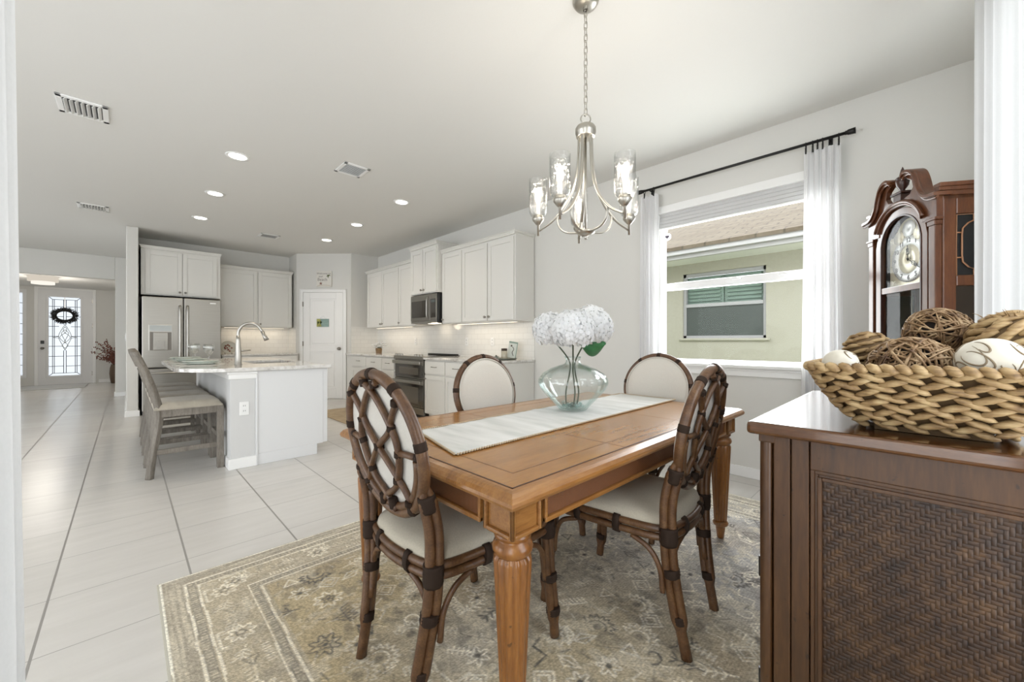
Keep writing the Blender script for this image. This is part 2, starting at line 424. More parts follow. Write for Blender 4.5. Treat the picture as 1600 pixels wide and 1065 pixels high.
# ---- front door with leaded glass, and sidelight
m_door = mat('entry_door_paint', (.74, .74, .74), .4)
m_frost = N('frosted_pane')
t = m_frost.new('ShaderNodeBsdfTransparent'); t.inputs[0].default_value = (.46, .468, .475, 1)
d = m_frost.new('ShaderNodeBsdfTranslucent'); d.inputs[0].default_value = (.46, .468, .475, 1)
mx = m_frost.new('ShaderNodeMixShader'); mx.inputs[0].default_value = .55
m_frost.l.new(t.outputs[0], mx.inputs[1]); m_frost.l.new(d.outputs[0], mx.inputs[2]); m_frost.l.new(mx.outputs[0], m_frost.out.inputs[0]); m_frost = m_frost.m
m_lead = mat('lead_came', (.05, .055, .06), .45, .5)
m_bevelg = mat('bevelled_glass', (.30, .31, .26), .1, coat=.5)
dr = struct(thing('door_2', None, None, (-1.1, 15.2, 0)))
b = MB(); gx0, gx1, gz0, gz1 = -.30, .265, .21, 2.225
b.box(-.462, gx0, 0, .045, .001, 2.404).box(gx1, .471, 0, .045, .001, 2.404).box(gx0, gx1, 0, .045, .001, gz0).box(gx0, gx1, 0, .045, gz1, 2.404)
b.build('door_slab', m_door, dr)
b = MB()
for a in ((gx0-.035, gx0+.012, gz0-.035, gz1+.035), (gx1-.012, gx1+.035, gz0-.035, gz1+.035), (gx0, gx1, gz0-.035, gz0+.012), (gx0, gx1, gz1-.012, gz1+.035)): b.box(a[0], a[1], -.014, 0, a[2], a[3])
b.build('glass_moulding', m_door, dr, .006)
MB().box(gx0, gx1, .018, .024, gz0, gz1).build('pane', m_frost, dr)
L = MB(); ww = .0065
def came(x0, z0, x1, z1, r=ww): L.tube([(x0, .012, z0), (x1, .012, z1)], r, 5)
ix0, ix1, iz0, iz1 = gx0+.075, gx1-.075, gz0+.075, gz1-.075
for a in (ix0, ix0+.03, ix1, ix1-.03): came(a, iz0, a, iz1)
for a in (iz0, iz1): came(ix0, a, ix1, a)
for (a, c) in ((gx0, ix0), (gx1, ix1)):
    came(a, gz0, c, iz0); came(a, gz1, c, iz1)
    for i in range(1, 8): came(a, gz0+(gz1-gz0)*i/8, c, gz0+(gz1-gz0)*i/8)
cx = (gx0+gx1)/2
for i in range(1, 8):
    z = gz0+(gz1-gz0)*i/8
    came(ix0, z, cx-(.10 if i in (4, 5) else .02), z); came(cx+(.10 if i in (4, 5) else .02), z, ix1, z)
for a in (-.022, .022): came(cx+a, iz0, cx+a, .86); came(cx+a, 1.52, cx+a, iz1)
L.build('leading', m_lead, dr)
g = MB(); zc = 1.19
for sgn in (-1, 1):
    for pts in ([(0, .33), (.05, .22), (.11, .02), (.05, -.18), (0, -.33)], [(0, .2), (.06, .1), (.0, -.1), (.05, -.2), (0, -.28)], [(.0, .12), (.09, .0), (.0, -.14)], [(.11, .02), (.2, 0), (.11, -.02)], [(0, .28), (.03, .2), (0, .1)]):
        g.tube([(cx+sgn*p[0], .012, zc+p[1]) for p in cr([(a, c, 0) for a, c in pts], 4)], .006, 5)
g.build('bevel_cluster', m_bevelg, dr)
k = MB().box(-.42, -.36, -.02, 0, 1.03, 1.11); k.build('deadbolt_keypad', m_black, dr, .004)
k = MB().lathe([(.001, 0), (.03, 0), (.03, .01), (.012, .02), (.012, .045), (.03, .055), (.03, .075), (.001, .08)], seg=14, M=Matrix.Translation((-.39, 0, .92)) @ Matrix.Rotation(PI/2, 4, 'X')); k.build('door_knob', m_knob, dr)
for z in (.25, .85, 1.5, 2.15): MB().box(.452, .472, -.012, 0, z-.055, z+.055).build('hinge', m_knob, dr)
b = MB(); b.box(-.52, -.462, -.02, .1, 0, 2.46).box(.472, .53, -.02, .1, 0, 2.46).box(-.462, .472, -.02, .1, 2.405, 2.46); b.build('door_casing', m_trim, dr, .004)
sl = struct(thing('window_3', None, None, (-1.95, 15.2, 0)))
b = MB(); b.box(-.21, -.15, -.01, .06, .2, 2.36).box(.15, .21, -.01, .06, .2, 2.36).box(-.15, .15, -.01, .06, .2, .26).box(-.15, .15, -.01, .06, 2.28, 2.36); b.build('window_frame', m_door, sl, .005)
MB().box(-.15, .15, .018, .024, .26, 2.28).build('pane', m_frost, sl)
L = MB()
for a in (-.09, -.06, .06, .09): came(a, .3, a, 2.24)
for i in range(1, 8): came(-.15, .26+2.02*i/8, .15, .26+2.02*i/8)
for k_ in range(6): came(-.05 if k_ % 2 else .05, .95+.1*k_, .05 if k_ % 2 else -.05, 1.05+.1*k_, .010)
L.build('leading', m_lead, sl)

# switches and outlets on the shell
def outlet(name, label, cat, loc, rz, kind):
    t = thing(name, label, cat, loc, rz)
    MB().box(-.036, .036, -.006, 0, -.058, .058).build('cover_plate', m_trim, t, .003)
    if kind == 'outlet':
        for z in (-.022, .022):
            MB().box(-.016, .016, -.008, -.005, z-.014, z+.014).build('receptacle', m_trim, t, .003)
            MB().box(-.008, -.005, -.009, -.007, z-.004, z+.007).box(.005, .008, -.009, -.007, z-.004, z+.007).build('slots', m_black, t)
    else: MB().box(-.016, .016, -.010, -.005, -.03, .03).build('rocker', m_trim, t, .002)
    return t
outlet('light_switch', 'white light switch plate on the hall side of the wall end beside the fridge', 'light switch', (-.001, 8.2, 1.16), -PI/2, 'switch')
outlet('wall_outlet', 'white duplex outlet on the grey end post of the kitchen island', 'outlet', (.735, 4.089, .515), 0, 'outlet')
for y, l in ((4.05, 'white outlet on the tiled backsplash nearest the tray'), (4.62, 'white outlet on the tiled backsplash just right of the range'), (6.05, 'white outlet on the tiled backsplash left of the range')):
    outlet('wall_outlet', l, 'outlet', (XW-.009, y, 1.09), -PI/2, 'outlet')
# ================================================================ OUTSIDE
m_stucco = mat('neighbour_stucco', (.33, .318, .258), .9, bump=(60, .3), var=(30, .05, (1, 1, 1)))
m_shut = mat('neighbour_shutter_green', (.15, .215, .175), .6)
m_scr = mat('neighbour_window_screen', (.055, .066, .060), .35)
def shingle_mat():
    q = N('roof_shingle'); x, y, z = q.xyz()
    b = q.new('ShaderNodeTexBrick'); q.l.new(q.comb(y, q.math('MULTIPLY', x, 1.1)), b.inputs[0])
    b.inputs['Color1'].default_value = (.095, .074, .048, 1); b.inputs['Color2'].default_value = (.125, .102, .070, 1); b.inputs['Mortar'].default_value = (.045, .036, .024, 1)
    b.inputs['Scale'].default_value = 1; b.inputs['Mortar Size'].default_value = .012; b.inputs['Brick Width'].default_value = .3; b.inputs['Row Height'].default_value = .14
    f = q.noise(q.mp((1, 1, 1)), 14, 3); q.bsdf(Base_Color=q.mix(.35, b.outputs[0], q.ramp(f, [(.3, (.065, .050, .032)), (.7, (.145, .120, .085))])), Roughness=.95); return q.m
struct(MB().box(3.76, 12, -6, 15, -.3, -.12).build('ground', mat('lawn', (.20, .24, .10), .95, var=(12, .3, (1, 1, 1)))))
h = thing('house', 'cream stucco neighbouring house with shingle roof seen through the dining window', 'house', (6.2, 2, -.12))
b = MB(); b.box(0, .15, -7, -.57, 0, 2.5).box(0, .15, .55, 8, 0, 2.5).box(0, .15, -.57, .55, 0, 1.262).box(0, .15, -.57, .55, 2.25, 2.5)
b.build('house_wall', m_stucco, h)
wi = MB(); wi.box(.04, .1, -.57, -.53, 1.262, 2.25).box(.04, .1, .51, .55, 1.262, 2.25).box(.04, .1, -.57, .55, 1.262, 1.30).box(.04, .1, -.57, .55, 2.20, 2.25).box(.03, .09, -.53, .51, 1.735, 1.785)
wf = wi.build('house_window', mat('house_window_vinyl', (.32, .32, .32), .4), h)
MB().box(.055, .060, -.53, .51, 1.30, 1.74).build('window_screen', m_scr, wf)
s_ = MB()
for y0, y1 in ((-.53, -.03), (0, .51)):
    s_.box(.11, .13, y0-.02, y1+.02, 1.30, 2.2)
    for k in range(16):
        z = 1.33+k*.055; s_.box(.085, .12, y0+.03, y1-.03, z, z+.03, Matrix.Translation((0, 0, 0)))
s_.build('shutter', m_shut, wf)
MB().box(-.03, 0, -.62, .60, 1.225, 1.262).build('window_ledge', m_stucco, h, .01)
MB().box(-.5, .0, -7, 8, 2.40, 2.43).build('soffit', m_trim, h)
b = MB(); b.box(-.54, -.5, -7, 8, 2.385, 2.54).box(-.60, -.54, -7, 8, 2.44, 2.56); b.build('fascia', mat('fascia_white', (.36, .355, .345), .5), h, .008)
R = MB().add([(-.62, -7, 2.55), (-.62, 8, 2.55), (4.5, 8, 4.75), (4.5, -7, 4.75), (-.62, -7, 2.50), (-.62, 8, 2.50), (4.5, 8, 4.70), (4.5, -7, 4.70)], [(0, 1, 2, 3), (7, 6, 5, 4), (0, 4, 5, 1), (1, 5, 6, 2), (2, 6, 7, 3), (3, 7, 4, 0)])
R.build('roof', shingle_mat(), h)
# ================================================================ RUG (woven pattern computed on its own grid)
def build_rug():
    X0, X1, Y0, Y1 = .105, 3.09, -.06, 2.372
    st = .005
    nx, ny = int((X1-X0)/st)+1, int((Y1-Y0)/st)+1
    gx, gy = np.meshgrid(np.linspace(0, X1-X0, nx), np.linspace(0, Y1-Y0, ny))     # (ny,nx)
    Wd, Hd = X1-X0, Y1-Y0
    rng = np.random.default_rng(5)
    def vnoise(fx, fy):
        a, b = int(Wd*fx)+3, int(Hd*fy)+3
        g = rng.random((b, a)); x = gx*fx; y = gy*fy
        i, j = x.astype(int), y.astype(int); u, v = x-i, y-j; u = u*u*(3-2*u); v = v*v*(3-2*v)
        return (g[j, i]*(1-u)+g[j, i+1]*u)*(1-v)+(g[j+1, i]*(1-u)+g[j+1, i+1]*u)*v
    def C(*c): return np.array(c)
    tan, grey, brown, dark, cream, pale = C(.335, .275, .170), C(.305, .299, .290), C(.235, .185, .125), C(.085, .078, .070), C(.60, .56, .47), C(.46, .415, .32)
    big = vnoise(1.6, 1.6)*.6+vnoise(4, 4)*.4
    gm = np.clip((gx/Wd*1.7-.30)+(big-.5)*.9, 0, 1)[..., None]  # grey grows towards the window: part fading, part its cool light in the colour
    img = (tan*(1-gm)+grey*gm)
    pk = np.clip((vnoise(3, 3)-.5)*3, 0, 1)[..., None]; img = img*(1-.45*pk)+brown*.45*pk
    dx = np.minimum(gx, Wd-gx); dy = np.minimum(gy, Hd-gy)
    # distressed patches
    p2 = np.clip((vnoise(22, 14)*.6+vnoise(60, 40)*.4-.56)*6, 0, 1)[..., None]; img = img*(1-.42*p2)+dark*1.3*.42*p2
    p3 = np.clip((vnoise(14, 20)*.6+vnoise(50, 60)*.4-.56)*6, 0, 1)[..., None]; img = img*(1-.55*p3)+pale*.55*p3
    def blend(mask, col, a): 
        nonlocal img
        mk = (mask*a)[..., None]; img = img*(1-mk)+col*mk
    wear = np.clip(.6+vnoise(9, 9)*.9, 0, 1)*np.clip(.6+vnoise(70, 70)*.8, 0, 1)
    def stamp(cx, cy, segs, wd, col, a=.8):
        a = min(1, a*1.25)
        if not segs: return
        P = np.array(segs, float)              # n x 4
        x0, x1 = P[:, [0, 2]].min()-.02+cx, P[:, [0, 2]].max()+.02+cx; y0, y1 = P[:, [1, 3]].min()-.02+cy, P[:, [1, 3]].max()+.02+cy
        i0, i1 = max(0, int(x0/st)), min(nx, int(x1/st)+2); j0, j1 = max(0, int(y0/st)), min(ny, int(y1/st)+2)
        if i1 <= i0 or j1 <= j0: return
        sx, sy = gx[j0:j1, i0:i1]-cx, gy[j0:j1, i0:i1]-cy
        D = np.full(sx.shape, 9.)
        for ax, ay, bx, by in P:
            ex, ey = bx-ax, by-ay; L = ex*ex+ey*ey+1e-9
            t = np.clip(((sx-ax)*ex+(sy-ay)*ey)/L, 0, 1); D = np.minimum(D, np.hypot(sx-ax-t*ex, sy-ay-t*ey))
        mk = (np.clip((wd-D)/.004, 0, 1)*a*wear[j0:j1, i0:i1])[..., None]
        img[j0:j1, i0:i1] = img[j0:j1, i0:i1]*(1-mk)+col*mk
    def loop(pts): return [(*pts[i], *pts[(i+1) % len(pts)]) for i in range(len(pts))]
    def line(pts): return [(*pts[i], *pts[i+1]) for i in range(len(pts)-1)]
    def rot(sg, a, s=1):
        c, q = math.cos(a)*s, math.sin(a)*s
        return [(x*c-y*q, x*q+y*c, u*c-v*q, u*q+v*c) for x, y, u, v in sg]
    def flower(r, n, k=.28): return loop([(r*(1+k*math.cos(n*t))*math.cos(t), r*(1+k*math.cos(n*t))*math.sin(t)) for t in np.linspace(0, 2*PI, 48, endpoint=False)])
    def comb(L, t, n): return [(0, 0, L, 0)]+[(L*i/n, 0, L*i/n+t*.35, t) for i in range(n+1)]
    def leaf(L, w_): return loop([(0, 0), (L*.4, w_), (L, 0), (L*.4, -w_)])+[(0, 0, L, 0)]
    def fan(r): return line([(r*(1 if i % 2 else .72)*math.cos(PI*i/16), r*(1 if i % 2 else .72)*math.sin(PI*i/16)) for i in range(17)])+line([(r*.5*math.cos(PI*i/8), r*.5*math.sin(PI*i/8)) for i in range(9)])
    def sprig(L): return [(0, 0, L, 0)]+[(L*f, 0, L*f+.02, s_*.025) for f in (.3, .55, .8) for s_ in (-1, 1)]
    def hook(r): return line([(r*f*math.cos(f*6), r*f*math.sin(f*6)) for f in np.linspace(.25, 1, 12)])
    def tri(r): return loop([(0, r), (r*.8, -r*.5), (-r*.8, -r*.5)])
    def ladder(L, n): return [(L*i/n, -.016, L*i/n, .016) for i in range(n+1)]+[(0, 0, L, 0)]
    def diamond(r): return loop([(r, 0), (0, r), (-r, 0), (0, -r)])+loop([(r*.55, 0), (0, r*.55), (-r*.55, 0), (0, -r*.55)])
    # field
    B = .36
    cells = []
    for i in range(22):
        for j in range(17):
            cells.append((.41+i*.112+rng.uniform(-.035, .035)+(.05 if j % 2 else 0), .41+j*.112+rng.uniform(-.035, .035)))
    for cx, cy in cells:
        if not (B < cx < Wd-B and B-.1 < cy < Hd-B+.1): continue
        a = rng.uniform(0, 2*PI); k = rng.integers(0, 12); col = cream*rng.uniform(.75, 1.0) if rng.random() < .82 else dark
        wd = rng.uniform(.004, .0065)
        if k == 0: stamp(cx, cy, flower(.045, 8), wd, col); stamp(cx, cy, flower(.020, 5), wd, dark, .7); stamp(cx, cy, [(0, 0, .001, 0)], .011, dark)
        elif k == 1: stamp(cx, cy, rot(comb(.10, .035, 6), a), wd, col)
        elif k == 2: stamp(cx, cy, rot(leaf(.09, .025), a), wd, col)
        elif k == 3: stamp(cx, cy, rot(fan(.07), a), wd, col); stamp(cx, cy, [(0, .0, .001, .0)], .018, dark, .5)
        elif k in (4, 5): stamp(cx, cy, rot(sprig(.11), a), wd, col)
        elif k == 6: stamp(cx, cy, rot(hook(.04), a), wd, col)
        elif k == 7: stamp(cx, cy, rot(tri(.035), a), wd, col)
        elif k == 8: stamp(cx, cy, rot(ladder(.09, 5), a), wd, col)
        elif k == 9: stamp(cx, cy, diamond(.045), wd, col)
        elif k == 10: stamp(cx, cy, flower(.03, 6, .4), wd, col); stamp(cx, cy, [(0, 0, .001, 0)], .012, dark)
        else: stamp(cx, cy, rot(line([(-.07, 0), (-.03, .025), (.01, -.02), (.06, .02)]), a), wd, col)
    for _ in range(60):
        a = rng.uniform(0, PI); L = rng.uniform(.1, .3); cx, cy = rng.uniform(B, Wd-B), rng.uniform(B, Hd-B)
        stamp(cx, cy, line([(t*L*math.cos(a)+.02*math.sin(t*9), t*L*math.sin(a)+.02*math.cos(t*7)) for t in np.linspace(0, 1, 9)]), .0035, pale*1.1 if rng.random() < .7 else dark, .7)
    for _ in range(420):
        cx, cy = rng.uniform(B, Wd-B), rng.uniform(B, Hd-B); a = rng.uniform(0, 2*PI)
        stamp(cx, cy, rot([(0, 0, rng.uniform(.015, .05), 0)], a), rng.uniform(.003, .006), dark if rng.random() < .5 else cream, .55)
    # borders: bands measured from each edge
    def band(d, a, b): return ((d >= a) & (d < b)).astype(float)
    wob = (vnoise(7, 7)-.5)*.006
    d = np.minimum(dx, dy-.0)
    dE = np.where(dx < dy, dx, dy); along = np.where(dx < dy, gy, gx); dw = dE+wob
    bm = band(dE, 0, .345); bcol = (tan*.55+grey*.45)*.98
    inner = band(dw, .115, .26)
    keep = .55; img[:] = img*(1-(bm*keep)[..., None])+bcol*(bm*keep)[..., None]
    blend(band(dw, .0, .078), C(.20, .18, .15), .55); streak = vnoise(160, 6)*(dx < dy)+vnoise(6, 160)*(dx >= dy)
    blend(band(dw, .0, .078)*np.clip((streak-.4)*3, 0, 1), pale, .5)
    for a, b in ((.088, .118), (.288, .315)):
        blend(band(dw, a, b), dark*1.6, .55)
        bead = ((along/.0165) % 1 < .5).astype(float)*np.clip(.4+vnoise(40, 40), 0, 1)
        blend(band(dw, a+.004, b-.004)*bead, C(.42, .37, .27), .65)
    for a, b in ((.077, .086), (.122, .130), (.278, .286), (.318, .328)): blend(band(dw, a, b), cream, .72)
    blend(band(dw, .0, .008), C(.62, .60, .52), .8)
    # main border motifs
    def border_run(n, fn):
        for i in range(n): fn(i)
    s0 = .204
    def put(t, side, segs, wd, col, a=.8):
        if side == 0: stamp(s0, t, segs, wd, col, a)
        elif side == 1: stamp(Wd-s0, t, segs, wd, col, a)
        elif side == 2: stamp(t, s0, rot(segs, PI/2), wd, col, a)
        else: stamp(t, Hd-s0, rot(segs, PI/2), wd, col, a)
    for side in range(4):
        L = Hd if side < 2 else Wd; n = int((L-.5)/.17)
        for i in range(n+1):
            t = .25+(L-.5)*i/n
            if i % 2 == 0:
                put(t, side, flower(.038, 8), .005, cream); put(t, side, flower(.014, 5), .004, dark, .9); put(t, side, [(0, 0, .001, 0)], .010, pale)
                put(t, side, [(-.066, -.05, -.05, -.05), (-.066, -.05, -.066, .05), (-.066, .05, -.05, .05)], .005, cream)
            else:
                put(t, side, [(.04, -.05+.014*k, .062, -.05+.014*k) for k in range(8)], .0045, cream); put(t, side, rot(comb(.08, .03, 4), PI/2), .005, pale); put(t, side, tri(.03), .004, dark, .7)
            put(t+.085, side, rot(sprig(.07), PI/2+.4), .004, cream, .7)
    # weave
    sp = rng.random(img.shape[:2]); wv = .70+.60*sp; img *= wv[..., None]
    img *= (.93+.14*((np.arange(ny) % 2)[:, None]))[..., None]
    img = np.clip(img, .01, 1)*1.5
    v = np.empty((ny*nx, 3)); v[:, 0] = (gx+X0).ravel(); v[:, 1] = (Y1-gy).ravel(); v[:, 2] = .009
    idx = np.arange(ny*nx).reshape(ny, nx)
    f = np.stack([idx[:-1, :-1], idx[1:, :-1], idx[1:, 1:], idx[:-1, 1:]], -1).reshape(-1, 4)
    me = bpy.data.meshes.new('area_rug')
    me.vertices.add(len(v)); me.vertices.foreach_set('co', v.ravel().astype(np.float32))
    me.loops.add(f.size); me.loops.foreach_set('vertex_index', f.ravel().astype(np.int32))
    me.polygons.add(len(f)); me.polygons.foreach_set('loop_start', np.arange(0, f.size, 4, dtype=np.int32)); me.polygons.foreach_set('loop_total', np.full(len(f), 4, dtype=np.int32))
    me.update(); me.validate()
    ca = me.color_attributes.new('dye_and_light', 'FLOAT_COLOR', 'POINT')
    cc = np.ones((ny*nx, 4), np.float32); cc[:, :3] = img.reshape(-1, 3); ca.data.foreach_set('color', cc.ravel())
    q = N('rug_wool'); at = q.new('ShaderNodeAttribute', attribute_name='dye_and_light')
    n1 = q.noise(q.mp((1, 1, 1)), 420, 2); n2 = q.noise(q.mp((40, 260, 1)), 1, 2)
    c = q.mix(1.0, at.outputs[0], q.ramp(n1, [(.3, (.78, .78, .78)), (.7, (1.2, 1.2, 1.2))]), 'MULTIPLY')
    q.bsdf(Base_Color=c, Roughness=.95, Specular_IOR_Level=.15, Sheen_Weight=.15, Normal=q.bump(q.math('ADD', n1, n2), .5, .003))
    me.materials.append(q.m)
    r = thing('area_rug', 'large distressed oriental rug in tan and grey under the dining table', 'rug', (0, 0, 0))
    o = bpy.data.objects.new('pile', me); COL.objects.link(o); o.parent = r
    me.polygons.foreach_set('use_smooth', [True]*len(me.polygons))
    m_bind = mat('rug_binding', (.50, .48, .41), .95, bump=(300, .4))
    MB().box(X0-.008, X1+.008, Y0-.004, Y1+.004, .0005, .0085).build('backing', m_bind, r)
    for xe in (X0-.004, X1+.004): MB().tube([(xe, y, .0045) for y in np.linspace(Y0, Y1, 60)], .0045, 6).build('bound_edge', m_bind, r)
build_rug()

# ================================================================ DINING TABLE
TZ = .728; TX0, TX1, TY0, TY1 = .652, 2.455, .668, 1.722
TCX, TCY = (TX0+TX1)/2, (TY0+TY1)/2; HW, HD = (TX1-TX0)/2, (TY1-TY0)/2
RZ = .0100   # things on the rug stand at this height
tb = thing('dining_table', 'rectangular honey-brown wooden dining table with reeded turned legs', 'table', (TCX, TCY, RZ))
TZl = TZ-RZ
def rectloft(mb, prof, hw, hd):
    n = len(prof); v = []
    for i, z in prof: v += [(-hw+i, -hd+i, z), (hw-i, -hd+i, z), (hw-i, hd-i, z), (-hw+i, hd-i, z)]
    f = [(4*a+k, 4*a+(k+1) % 4, 4*a+4+(k+1) % 4, 4*a+4+k) for a in range(n-1) for k in range(4)]
    f += [(3, 2, 1, 0), tuple(4*(n-1)+k for k in range(4))]
    mb.add(v, f); return mb
z = TZl
rectloft(MB(), [(.035, z-.042), (.012, z-.040), (.003, z-.034), (0, z-.026), (.002, z-.018), (.010, z-.008), (.022, z-.002), (.034, z), (.044, z)], HW, HD).build('moulded_edge', m_tabw, tb, .002)
rectloft(MB(), [(.046, z-.002), (.046, z+.0006)], HW, HD).build('tabletop', m_tabt, tb)
def strip(i, wd, zz, mb, y0=None):
    mb.box(-HW+i, HW-i, -HD+i, -HD+i+wd, zz-.001, zz).box(-HW+i, HW-i, HD-i-wd, HD-i, zz-.001, zz).box(-HW+i, -HW+i+wd, -HD+i, HD-i, zz-.001, zz).box(HW-i-wd, HW-i, -HD+i, HD-i, zz-.001, zz)
g = MB(); strip(.0435, .005, z+.0009, g); g.build('dark_groove', m_tabd, tb)
g = MB(); strip(.125, .0022, z+.0010, g)
for x in (-.30, .30): g.box(x-.0011, x+.0011, -HD+.045, HD-.045, z, z+.0010)
g.build('inlay_line', mat('inlay_line', (.14, .06, .02), .4), tb)
# apron with woven panels
m_weave = N('woven_apron'); x_, y_, z_ = m_weave.xyz()
hh = m_weave.math('MULTIPLY', m_weave.math('SINE', m_weave.math('MULTIPLY', m_weave.math('ADD', m_weave.math('ADD', x_, y_), z_), 900)), m_weave.math('SINE', m_weave.math('MULTIPLY', m_weave.math('SUBTRACT', m_weave.math('ADD', x_, y_), z_), 900)))
m_weave.bsdf(Base_Color=m_weave.ramp(hh, [(.2, (.13, .045, .012)), (.8, (.27, .10, .03))]), Roughness=.45, Normal=m_weave.bump(hh, .5, .002)); m_weave = m_weave.m
AI = .045   # apron inset
az0, az1 = .592, z-.042
for (name, a0, a1, ax, sgn) in (('apron', -HW+.17, HW-.17, 'x', -1), ('apron', -HW+.17, HW-.17, 'x', 1), ('apron', -HD+.17, HD-.17, 'y', -1), ('apron', -HD+.17, HD-.17, 'y', 1)):
    def P(mb, a, b, d0, d1, z0, z1):   # d measured outward from the table centre line
        h_ = (HD if ax == 'x' else HW)-AI
        lo, hi = sorted((sgn*(h_+d0), sgn*(h_+d1)))
        if ax == 'x': mb.box(a, b, lo, hi, z0, z1)
        else: mb.box(lo, hi, a, b, z0, z1)
    mb = MB(); P(mb, a0-.02, a1+.02, -.03, -.008, az0, az1); P(mb, a0, a1, -.012, .004, az0, az0+.014); P(mb, a0, a1, -.012, .002, az1-.012, az1); P(mb, a0, a0+.012, -.012, .002, az0, az1); P(mb, a1-.012, a1, -.012, .002, az0, az1)
    o = mb.build(name, m_tabw, tb, .003)
    mb = MB(); P(mb, a0+.012, a1-.012, -.009, -.006, az0+.014, az1-.012); mb.build('woven_panel', m_weave, o)
for sx in (-1, 1):
    for sy in (-1, 1):
        cx_, cy_ = sx*(HW-.095), sy*(HD-.095)
        LM = MB()
        prof = [(.014, 0), (.018, .006), (.024, .06), (.022, .066), (.036, .074), (.040, .084), (.036, .094), (.030, .100)]
        LM.lathe(prof, (cx_, cy_, 0), 20, caps=True)
        reed = lambda t, z: 1-.13*(1-abs(math.cos(6*t)))
        LM.lathe([(.031, .10), (.033, .104)]+[(.0335+.0195*((q_-.11)/.395), q_) for q_ in np.linspace(.11, .505, 8)]+[(.052, .512), (.046, .520)], (cx_, cy_, 0), 96, mod=reed)
        LM.lathe([(.040, .516), (.047, .522), (.054, .532), (.056, .543), (.052, .554), (.044, .560), (.042, .564), (.050, .570), (.052, .576), (.048, .582), (.040, .588), (.040, .60)], (cx_, cy_, 0), 24)
        lg = LM.build('leg', m_tabv, tb)
        bh = .058
        B_ = MB().box(cx_-bh+.010, cx_+bh-.010, cy_-bh+.010, cy_+bh-.010, .585, az1)
        bk = B_.build('corner_block', m_tabw, lg)
        F_ = MB()
        for (u, v_) in ((1, 0), (-1, 0), (0, 1), (0, -1)):
            def Q(a0, a1, z0, z1, d=bh):
                if u: F_.box(cx_+u*(d-.014), cx_+u*d, cy_+a0, cy_+a1, z0, z1) if u > 0 else F_.box(cx_+u*d, cx_+u*(d-.014), cy_+a0, cy_+a1, z0, z1)
                else: F_.box(cx_+a0, cx_+a1, cy_+v_*(d-.014), cy_+v_*d, z0, z1) if v_ > 0 else F_.box(cx_+a0, cx_+a1, cy_+v_*d, cy_+v_*(d-.014), z0, z1)
            Q(-bh, -bh+.012, .585, az1); Q(bh-.012, bh, .585, az1); Q(-bh+.012, bh-.012, .585, .598); Q(-bh+.012, bh-.012, az1-.01, az1)
        F_.build('block_moulding', m_tabw, lg, .005)

